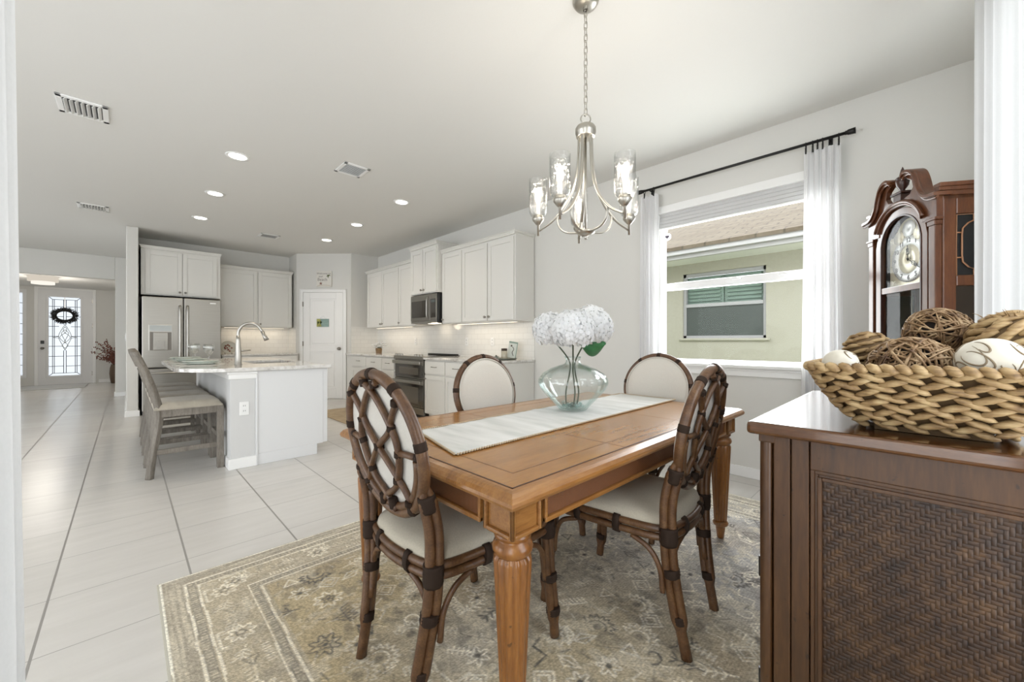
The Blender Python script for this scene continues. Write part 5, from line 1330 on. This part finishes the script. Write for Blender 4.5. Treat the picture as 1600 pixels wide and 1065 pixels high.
dp = MB().box(.07, .345, -.004, .004, .955, 1.345).build('dispenser', m_steel2, dL, .004)
MB().box(.085, .33, -.006, -.003, .962, 1.235).build('dispenser_recess', mat('dispenser_grey', (.19, .175, .155), .4), dp)
MB().box(.085, .33, -.008, -.003, 1.25, 1.335).build('control_panel', mat('dispenser_panel', (.42, .45, .45), .2), dp)
MB().box(.125, .29, -.012, -.004, .965, 1.225).build('dispenser_chute', m_steel, dp, .004)
MB().box(.165, .25, -.018, -.010, .99, 1.10).build('paddle', mat('paddle_grey', (.42, .41, .39), .4), dp, .004)
MB().box(.80, .875, -.003, .001, 1.695, 1.712).build('nameplate', m_trim, dRr)

# ================================================================ ISLAND
isl = thing('kitchen_island', 'white kitchen island with a grey end post', 'kitchen island', (0, 0, 0))
IY0, IY1 = 4.092, 6.36
b = MB(); b.box(.82, 1.39, IY0, 4.68, .10, .838).box(.82, 1.39, 5.50, IY1, .10, .838).box(.82, 1.39, 4.68, 5.50, .10, .60).box(1.375, 1.39, 4.68, 5.5, .6, .838).box(.82, .9, 4.68, 5.5, .6, .838).box(.82, 1.335, IY0, IY1, 0, .10); b.build('cabinet_body', m_cabw, isl, .003)
MB().box(1.39, 1.432, IY0+.003, IY1, .105, .838).build('door_edge', m_cabw, isl, .003)
m_iwall = mat('island_wall_paint', (.60, .60, .595), .7)
MB().box(.635, .82, IY0, IY1, 0, .838).build('half_wall', m_iwall, isl, .003)
mb = MB(); mb.box(.622, .826, IY0-.013, IY1, 0, .09).build('baseboard', m_trim, isl, .004)
mb = MB(); mb.box(.622, .83, IY0-.012, IY1, .770, .838).box(.612, .834, IY0-.02, IY1, .812, .838); mb.build('cap_moulding', m_trim, isl, .006)
MB().box(.822, .836, IY0-.012, IY0+.01, .0, .80).build('trim_strip', m_cabw, isl, .003)
ix0_, ix1_, iy0_, iy1_ = .285, 1.452, 4.035, 6.42
cxr, cyr = .36, .42
pts = [(ix1_, iy0_), (ix1_, iy1_)]+[(ix0_+cxr-cxr*math.sin(a), iy1_-cyr+cyr*math.cos(a)) for a in np.linspace(0, PI/2, 10)]+[(ix0_+cxr-cxr*math.cos(a), iy0_+cyr-cyr*math.sin(a)) for a in np.linspace(0, PI/2, 12)]
# worktop with the sink cut-out: slab pieces around the opening share one mesh
sx0, sx1, sy0, sy1 = .93, 1.36, 4.72, 5.46
top = MB(); o_n = len(pts); hole = [(sx0, sy0), (sx0, sy1), (sx1, sy1), (sx1, sy0)]
import bmesh
bm = bmesh.new(); lo_ = []
ov = [bm.verts.new((x, y, .839)) for x, y in pts]; hv = [bm.verts.new((x, y, .839)) for x, y in hole]
es = [bm.edges.new((ov[i], ov[(i+1) % o_n])) for i in range(o_n)]+[bm.edges.new((hv[i], hv[(i+1) % 4])) for i in range(4)]
bmesh.ops.triangle_fill(bm, use_beauty=True, edges=es)
ex = bmesh.ops.extrude_face_region(bm, geom=bm.faces[:]); bmesh.ops.translate(bm, vec=(0, 0, .032), verts=[g_ for g_ in ex['geom'] if isinstance(g_, bmesh.types.BMVert)])
bmesh.ops.recalc_face_normals(bm, faces=bm.faces); me = bpy.data.meshes.new('countertop'); bm.to_mesh(me); bm.free(); me.materials.append(m_gran)
ct = bpy.data.objects.new('countertop', me); COL.objects.link(ct); dv = ct.modifiers.new('bevel', 'BEVEL'); dv.width = .008; dv.segments = 3; dv.limit_method = 'ANGLE'; dv.angle_limit = math.radians(60)
tag(ct, 'light granite island worktop with a rounded seating corner and sink', 'worktop')
sk = thing('sink', 'dark undermount sink set into the island worktop', 'sink', ((sx0+sx1)/2, (sy0+sy1)/2, .838))
hx, hy = (sx1-sx0)/2-.001, (sy1-sy0)/2-.001; mb = MB(); mb.box(-hx, hx, -hy, hy, -.2, -.19).box(-hx, -hx+.004, -hy, hy, -.19, -.002).box(hx-.004, hx, -hy, hy, -.19, -.002).box(-hx, hx, -hy, -hy+.004, -.19, -.002).box(-hx, hx, hy-.004, hy, -.19, -.002)
mb.build('basin', mat('sink_steel', (.16, .14, .12), .35, .6), sk)
fc = thing('faucet', 'brushed nickel gooseneck pull-down faucet on the island', 'faucet', (.775, 4.58, .871))
MB().lathe([(.034, 0), (.034, .004), (.029, .012), (.027, .10), (.023, .17), (.0185, .24), (.0165, .28)], seg=20, caps=True).build('body', m_steel2, fc)
fdir = Vector((.86, -.51, 0)); q = lambda a, z_: tuple(fdir*a+Vector((0, 0, z_)))
MB().tube(cr([q(0, .27), q(.004, .325), q(.04, .38), (q(.10, .402)), q(.165, .38), q(.20, .335), q(.212, .315)], 7), .0135, 12).build('spout', m_steel2, fc)
MB().tube([q(.206, .325), q(.232, .268), q(.246, .238)], [.0150, .0185, .0225], 14).build('spray_head', m_steel2, fc)
hn = Vector((.95, .2, 0)); MB().tube([hn*.022+Vector((0, 0, .135)), hn*.055+Vector((0, 0, .135)), hn*.11+Vector((0, 0, .138))], [.011, .008, .005], 10).build('lever', m_steel2, fc)
# stools
def make_stool(label):
    t = thing('counter_stool', label, 'stool', (0, 0, 0), 0, 'counter stools along the island')
    # local +X faces the island; origin on the floor under the seat
    for s_ in (-1, 1):
        y = s_*.205
        back = cr([(-.242, y, 0), (-.225, y, .18), (-.195, y, .38), (-.185, y, .52), (-.215, y, .68), (-.270, y, .86), (-.318, y, .985)], 5)
        MB().tube(back, [(.0235*1.2, .026)]*len(back), 4, flat=(1, 0, 0)).build('rear_leg', m_grayw, t, .003)
        MB().box(.190, .238, y-.026, y+.026, 0, .545).build('front_leg', m_grayw, t, .004)
        MB().box(-.20, .21, y-.010, y+.010, .185, .225).build('side_stretcher', m_grayw, t, .003)
        MB().box(-.2, .21, y-.014, y+.014, .482, .545).build('side_rail', m_grayw, t, .003)
        
    for a_ in (-.195, .208): MB().box(a_, a_+.024, -.2, .2, .482, .545).build('seat_rail', m_grayw, t, .003)
    MB().box(.200, .226, -.2, .2, .255, .295).build('footrest', m_grayw, t, .003)
    MB().box(-.225, -.205, -.2, .2, .20, .235).build('rear_stretcher', m_grayw, t, .003)
    def rail(z0, z1, nm):
        mb = MB()
        def f(u, v):
            y = -.225+.45*u; z_ = z0+(z1-z0)*v; bow = -.035*(1-(2*u-1)**2)
            return (np.interp(z_, [.68, .86, 1.02], [-.205, -.258, -.318])+bow, y, z_)
        return mb.grid(f, 14, 6).build(nm, m_grayw, t, solid=.028)
    rail(.90, 1.012, 'top_rail'); rail(.755, .805, 'lower_rail')
    s = MB(); w_, d_ = .235, .225; n = 13
    def sf(u, v):
        a, b_ = 2*u-1, 2*v-1; e = (1-abs(a)**5)*(1-abs(b_)**5)
        return (b_*d_+.006, a*w_, .552+.058*max(0, e)**.45)
    s.grid(sf, 25, 25)
    s.box(-d_+.008, d_+.004, -w_+.003, w_-.003, .543, .556)
    s.build('seat', m_seat, t)
    return t
m_seat = mat('stool_fabric', (.36, .325, .265), .9, var=(18, .12, (1, 1, 1)), bump=(400, .3), sheen=.2)
st = make_stool('grey wooden counter stool nearest the camera at the end of the island'); st.location = (.375, 4.462, 0)
for y, l in ((4.985, 'second grey counter stool from the camera along the island'), (5.50, 'third grey counter stool from the camera along the island'), (6.01, 'grey counter stool farthest from the camera, nearest the refrigerator')): dup(st, (.375, y, 0), 0, l)

# ================================================================ TABLEWARE AND SMALL THINGS
m_plate = mat('celadon_plate', (.62, .68, .63), .2, coat=.4); m_charg = mat('charger_plate', (.50, .54, .50), .3, coat=.2)
ICZ = .8715
def plate(name, label, loc, r, m, h=.018):
    return tag(MB().lathe([(.001, .004), (r*.55, .003), (r*.62, 0), (r*.66, 0), (r*.70, .006), (r, h), (r*.99, h+.003), (r*.68, .012), (r*.6, .010), (.001, .010)], seg=40).build(name, m, loc=loc), label, 'plate', 'place settings on the island')
pm = lambda label, loc: tag(MB().lathe([(.001, 0), (.185, 0), (.187, .002), (.185, .004), (.001, .004)], seg=36).build('placemat', mat('placemat_white', (.62, .61, .57), .9, bump=(200, .4)), loc=loc), label, 'placemat', 'placemats on the island')
sets = [((.515, 4.80), 'nearest the faucet'), ((.500, 5.46), 'second from the faucet'), ((.500, 6.03), 'farthest from the faucet')]
for (x, y), w_ in sets:
    pm('round woven white placemat on the island '+w_, (x, y, ICZ))
    plate('charger_plate', 'large grey-green plate on the island placemat '+w_, (x, y, ICZ+.0045), .158, m_charg)
    plate('dinner_plate', 'pale celadon plate stacked on the grey-green plate '+w_, (x, y, ICZ+.0165), .145, m_plate, .020)
m_gob = thin_glass('goblet_glass', (.985, .99, .985), (.66, .69, .68), refl=1.6, power=1.6)
def goblet(label, loc):
    t = thing('goblet', label, 'glass', loc, 0, 'goblets on the island')
    MB().lathe([(.001, .001), (.036, .001), (.034, .004), (.008, .010), (.005, .02), (.005, .065), (.008, .075)], seg=24).build('stem', m_gob, t)
    MB().lathe([(.001, .074), (.014, .078), (.030, .098), (.046, .135), (.049, .165), (.044, .195), (.0425, .195), (.047, .165), (.044, .136), (.028, .100), (.001, .080)], seg=28).build('bowl', m_gob, t)
goblet('clear glass goblet on the island, the right one', (.615, 5.15, ICZ)); goblet('clear glass goblet on the island, the left one', (.543, 5.745, ICZ))
goblet('clear glass goblet on the island, half behind the left one', (.62, 6.29, ICZ))
dpl = thing('decorative_plate', 'round painted plate with flowers standing on the worktop beside the refrigerator', 'plate', (1.30, 8.52, .874), 0)
Mx = Matrix.Translation((0, .02, .115)) @ Matrix.Rotation(PI/2-.2, 4, 'X')
MB().lathe([(.001, 0), (.10, 0), (.115, .010), (.114, .013), (.099, .004), (.001, .004)], seg=32, M=Mx).build('dish', mat('dish_cream', (.62, .60, .52), .3), dpl)
mb = MB(); rnd = random.Random(6)
for i in range(9): 
    a = rnd.uniform(0, 6.3); r_ = rnd.uniform(0, .07); mb.ball(Mx @ Vector((r_*math.cos(a), r_*math.sin(a)-.015, .006)), .014, 7, 5)
mb.build('painted_flowers', mat('flower_red', (.32, .10, .07), .5, var=(40, .5, (1, 1, 1))), dpl)
MB().tube([(-.05, -.03, .006), (-.05, .05, .006), (-.05, .06, .07)], .004, 6).tube([(.05, -.03, .006), (.05, .05, .006), (.05, .06, .07)], .004, 6).build('stand', m_darkmetal, dpl)
# right worktop: tray with canister and leaning picture
KZ = .8745
ty = thing('serving_tray', 'oval grey tray at the near end of the worktop behind the flowers', 'tray', (3.33, 3.56, KZ))
MB().lathe([(.001, .004), (.145, .004), (.165, .016), (.168, .016), (.150, 0), (.001, 0)], seg=36).build('dish', mat('tray_grey', (.16, .17, .14), .4), ty)
cn = thing('canister', 'small clear canister with a dark lid on the grey tray', 'canister', (3.34, 3.56, KZ+.005))
MB().lathe([(.001, 0), (.036, 0), (.038, .004), (.038, .098), (.034, .10), (.001, .10)], seg=22).build('jar', mat('jar_contents', (.50, .46, .36), .25, coat=.5), cn)
MB().lathe([(.001, .10), (.037, .10), (.037, .128), (.001, .130)], seg=22).build('lid', mat('lid_brown', (.06, .04, .028), .5), cn)
pc = thing('picture_block', 'small tilted white plaque with a teal border on the grey tray', 'plaque', (3.40, 3.50, KZ+.005), -.75)
Mt = Matrix.Translation((0, .02, .0)) @ Matrix.Rotation(.16, 4, 'Y') @ Matrix.Rotation(-.15, 4, 'X')
MB().box(-.055, .055, -.008, .008, .012, .215, Mt).build('board', mat('plaque_white', (.60, .63, .58), .5), pc, .002)
m_teal = mat('plaque_teal', (.24, .33, .28), .6)
MB().box(-.055, .055, -.0095, -.0078, .195, .215, Mt).box(.045, .055, -.0095, -.0078, .012, .195, Mt).build('border', m_teal, pc)
MB().tube([Mt @ Vector(p) for p in cr([(.02, -.009, .04), (.0, -.009, .08), (.015, -.009, .12), (-.005, -.009, .15)], 4)], .004, 5).ball(Mt @ Vector((-.02, -.009, .16)), (.012, .003, .012), 8, 5).build('painted_motif', mat('plaque_brown', (.12, .10, .08), .6), pc)
sp_ = tag(MB().box(-.05, .04, -.03, .03, 0, .018).ball((-.03, 0, .026), (.018, .012, .012), 8, 6).ball((.015, .0, .024), (.02, .014, .01), 8, 6).build('spoon_rest', mat('pewter', (.16, .17, .15), .4, .5), loc=(3.26, 3.62, KZ+.017)), 'small pewter ornament on the left of the grey tray', 'ornament')
sp_.rotation_euler = (0, 0, .8)
pt = thing('potted_orchid', 'small white-flowered plant in a wooden cube pot on the worktop left of the range', 'plant', (3.30, 6.86, KZ))
MB().lathe([(.052, 0), (.058, .09), (.052, .094), (.046, .085), (.001, .083)], seg=20).build('pot', wood('pot_wood', (.10, .055, .02), (.20, .12, .05), (.30, .19, .09), .6, (6, 6, 30)), pt)
mb = MB(); rnd = random.Random(5); mb2 = MB()
for i in range(16):
    a = rnd.uniform(0, 6.3); r_ = rnd.uniform(.03, .13); z_ = rnd.uniform(.12, .20); c_ = Vector((r_*math.cos(a)*.9, r_*math.sin(a), z_))
    mb2.tube([(0, 0, .08), (c_.x*.5, c_.y*.5, z_*.8), tuple(c_)], .0025, 5)
    for k in range(5):
        b_ = k*2*PI/5; mb.ball(c_+Vector((.018*math.cos(b_), .018*math.sin(b_), rnd.uniform(-.006, .006))), (.016, .016, .006), 7, 5)
mb2.build('stems', m_stem, pt); mb.build('flowers', m_petal, pt)
tag(MB().box(2.08, 2.92, 4.55, 6.55, .001, .010).build('kitchen_mat', mat('kitchen_mat_tan', (.42, .335, .23), .95, var=(9, .18, (1, 1, 1)), bump=(300, .4)), bevel=.004), 'tan runner mat on the floor in front of the range', 'rug')
# sign above the pantry door and plaque hung on it
sg = thing('wall_sign', 'square white beach sign with script lettering above the pantry door', 'sign', (2.705, 7.884, 2.13), -PI/4)
MB().box(-.145, .145, -.022, 0, 0, .30).build('board', mat('sign_white', (.70, .68, .63), .6), sg, .003)
m_script = mat('sign_script', (.22, .20, .18), .7); TX = lambda x, z_: Matrix.Translation((x, -.0232, z_)) @ Matrix.Rotation(PI/2, 4, 'X')
text('lettering', 'Welcome to', .052, m_script, sg, TX(-.005, .25)); text('lettering', 'our', .055, m_script, sg, TX(-.06, .195)); text('lettering', 'Beach', .078, m_script, sg, TX(-.03, .135))
star = [((.034 if i % 2 == 0 else .014)*math.sin(i*PI/5)-.06, (.034 if i % 2 == 0 else .014)*math.cos(i*PI/5)+.062) for i in range(10)]
MB().prism(star, -.025, -.022, 'y').build('starfish', mat('starfish_rust', (.25, .13, .10), .7), sg)
mb = MB()
for a in (-2.6, -1.9, .3, .9, 1.6, 2.3): mb.tube(cr([(.085, -.024, .20), (.085+.02*math.cos(a), -.024, .212+.012*math.sin(a)), (.085+.04*math.cos(a), -.024, .20+.02*math.sin(a))], 4), .005, 5)
mb.tube([(.085, -.024, .20), (.080, -.024, .165)], .004, 5).build('palm', mat('palm_green', (.10, .13, .03), .7), sg)
MB().tube(cr([(-.13, -.023, .02), (0, -.023, .03), (.13, -.023, .022)], 5), .003, 5).build('sand_line', mat('sand', (.45, .36, .25), .8), sg)
pq = thing('door_plaque', 'small green and teal beach plaque hanging on the pantry door', 'sign', (2.690, 7.8985, 1.37), -PI/4)
MB().box(-.115, .115, -.029, -.018, 0, .150).build('board', mat('plaque_sea', (.25, .36, .33), .6, var=(14, .25, (1, 1, 6))), pq, .002)
MB().prism([(-.113, .002), (-.02, .002), (-.035, .05), (-.03, .10), (-.05, .148), (-.113, .148)], -.031, -.029, 'y').build('painted_shore', mat('shore_olive', (.33, .33, .10), .7, var=(20, .4, (1, 1, 1))), pq)
mb = MB()
for cx_ in (-.09, -.04):
    mb.tube([(cx_, -.0325, .045), (cx_+.006, -.0325, .085)], .004, 5)
    for a in range(7): mb.tube([(cx_+.006, -.0325, .085), (cx_+.006+.022*math.cos(a), -.0325, .085+.022*math.sin(a))], .0045, 5)
mb.build('painted_palms', mat('palm_dark', (.03, .06, .015), .7), pq)
MB().tube([(-.07, -.022, .15), (0, -.020, .215), (.07, -.022, .15)], .0022, 5).build('cord', m_petal, pq)

# ================================================================ CEILING: DOWNLIGHTS AND VENTS
desc = {(.72, 4.28): 'recessed ceiling light over the near end of the island', (.72, 5.54): 'recessed ceiling light over the island, middle of the left row', (.72, 6.77): 'recessed ceiling light in the left row, nearest the refrigerator',
        (2.365, 4.32): 'recessed ceiling light in front of the range wall, nearest the camera in the right row', (2.365, 5.61): 'recessed ceiling light in the middle of the right row', (2.37, 6.81): 'recessed ceiling light in the right row, nearest the pantry'}
for (x, y), l_ in desc.items():
    t = thing('recessed_light', l_, 'ceiling light', (x, y, ZC), 0, 'recessed ceiling lights')
    MB().lathe([(.066, -.001), (.072, -.006), (.092, -.006), (.095, 0), (.066, 0)], seg=32).build('trim_ring', m_trim, t)
    MB().lathe([(.001, -.003), (.067, -.003), (.067, -.0005), (.001, -.0005)], seg=28).build('lens', m_lens, t)
    s = bpy.data.lights.new('downlight_lamp', 'SPOT'); s.energy = 17; s.color = (1, .86, .68); s.spot_size = 2.5; s.spot_blend = .9; s.shadow_soft_size = .06
    o = bpy.data.objects.new('downlight_lamp', s); COL.objects.link(o); o.parent = t; o.location = (0, 0, -.02)
m_void = mat('vent_void', (.07, .07, .07), .9)
def vent(label, x, y, sx, sy, n, along, m_s=None, tilt=.6):
    t = thing('ceiling_vent', label, 'vent', (x, y, ZC), 0, 'ceiling vents')
    fw = .032; mb = MB()
    mb.box(-sx/2, sx/2, -sy/2, -sy/2+fw, -.010, 0).box(-sx/2, sx/2, sy/2-fw, sy/2, -.010, 0).box(-sx/2, -sx/2+fw, -sy/2, sy/2, -.010, 0).box(sx/2-fw, sx/2, -sy/2, sy/2, -.010, 0)
    mb.build('frame', m_trim, t, .003)
    MB().box(-sx/2+fw, sx/2-fw, -sy/2+fw, sy/2-fw, -.002, -.0005).build('backing', m_void, t)
    mb = MB(); L = (sx if along == 'x' else sy)-2*fw
    for i in range(n):
        a = -L/2+L*(i+.5)/n; hw = L/n*.48
        if along == 'x': mb.box(-hw, hw, -sy/2+fw, sy/2-fw, -.0012, .0012, Matrix.Translation((a, 0, -.010)) @ Matrix.Rotation(tilt, 4, 'Y'))
        else: mb.box(-sx/2+fw, sx/2-fw, -hw, hw, -.0012, .0012, Matrix.Translation((0, a, -.010)) @ Matrix.Rotation(tilt, 4, 'X'))
    mb.build('louvres', m_s or m_trim, t)
vent('white louvred ceiling vent at the upper left, nearest the camera', -.218, 4.17, .255, .295, 7, 'x', tilt=-.85)
vent('small white louvred ceiling vent above the hall, farther from the camera', -.29, 7.15, .27, .27, 8, 'x', tilt=-.85)
vent('white ceiling vent with grey louvres between the rows of recessed lights', 1.575, 3.835, .25, .27, 10, 'y', mat('vent_grey', (.62, .64, .65), .5), .25)
vent('thin white ceiling vent above the end of the island near the refrigerator', 1.62, 7.17, .27, .24, 8, 'y', mat('vent_pale', (.55, .54, .52), .5), .25)

# ================================================================ FOYER THINGS
fl = thing('flush_light', 'two-tier drum ceiling light glowing in the foyer', 'ceiling light', (-1.24, 12.75, 2.45))
m_drum = emit('drum_shade', (1, .90, .76), .50)
MB().lathe([(.001, -.11), (.215, -.11), (.215, 0), (.001, 0)], seg=36).build('upper_drum', m_drum, fl)
MB().lathe([(.001, -.165), (.165, -.165), (.165, -.11), (.001, -.11)], seg=36).build('lower_drum', emit('drum_shade_lower', (1, .94, .84), .75), fl)
point('flush_lamp', (0, 0, -.25), 28, (1, .94, .86), fl, .30).data.specular_factor = .15
wr = thing('wreath', 'dark round wreath hanging on the front door glass', 'wreath', (-1.118, 15.165, 1.745))
mb = MB(); rnd = random.Random(9)
for i in range(420):
    a = rnd.uniform(0, 2*PI); r_ = .155+rnd.uniform(-.03, .03); p = Vector((r_*math.cos(a)*1.12, rnd.uniform(-.03, .012), r_*math.sin(a)*.92)); d = Vector((math.cos(a+rnd.uniform(-1, 1)), rnd.uniform(-.5, .3), math.sin(a+rnd.uniform(-1, 1)))).normalized()
    mb.tube([p, p+d*.03, p+d*rnd.uniform(.05, .075)], [.006, .008, .002], 4)
mb.build('foliage', mat('wreath_dark', (.025, .024, .025), .8), wr)
MB().tube([(.14*math.cos(a)*1.12, 0, .14*math.sin(a)*.92) for a in np.linspace(0, 2*PI, 30, endpoint=False)], .025, 8, closed=True).build('hoop', mat('wreath_hoop', (.02, .018, .016), .9), wr)
MB().box(-.006, .006, .005, .009, .10, .47).build('hanger', m_knob, wr)
fp = thing('dried_arrangement', 'brown floor vase with dried red-brown branches beside the front door', 'plant', (-.20, 14.72, 0))
MB().lathe([(.001, 0), (.085, 0), (.10, .08), (.115, .25), (.105, .40), (.085, .47), (.09, .49), (.08, .49), (.075, .45), (.001, .44)], seg=24).build('vase', mat('vase_brown', (.105, .07, .045), .6, var=(8, .2, (1, 1, 1))), fp)
mb = MB(); mb2 = MB(); rnd = random.Random(12)
for i in range(34):
    a = rnd.uniform(0, 2*PI); sp = rnd.uniform(.1, .42); h_ = rnd.uniform(.62, 1.12)
    e = Vector((sp*math.cos(a)-.06, sp*math.sin(a)*.6, h_-.4*max(0, sp-.28))); pts = cr([(0, 0, .42), (e.x*.35, e.y*.35, .42+(h_-.42)*.6), tuple(e)], 5)
    mb.tube(pts, .004, 5)
    for q in pts[4:]:
        for k in range(3): mb2.ball(q+Vector((rnd.uniform(-.03, .03), rnd.uniform(-.03, .03), rnd.uniform(-.03, .03))), (.013, .013, .016), 5, 4)
mb.build('branches', mat('branch_brown', (.11, .05, .035), .8), fp); mb2.build('dried_blossoms', mat('dried_red', (.20, .075, .055), .8, var=(30, .5, (1, 1, 1))), fp)
tag(MB().box(-1.85, -.70, 13.75, 15.0, .001, .010).build('doormat', mat('door_mat_pale', (.56, .56, .55), .95, bump=(200, .4)), bevel=.004), 'pale rectangular mat inside the front door', 'rug')
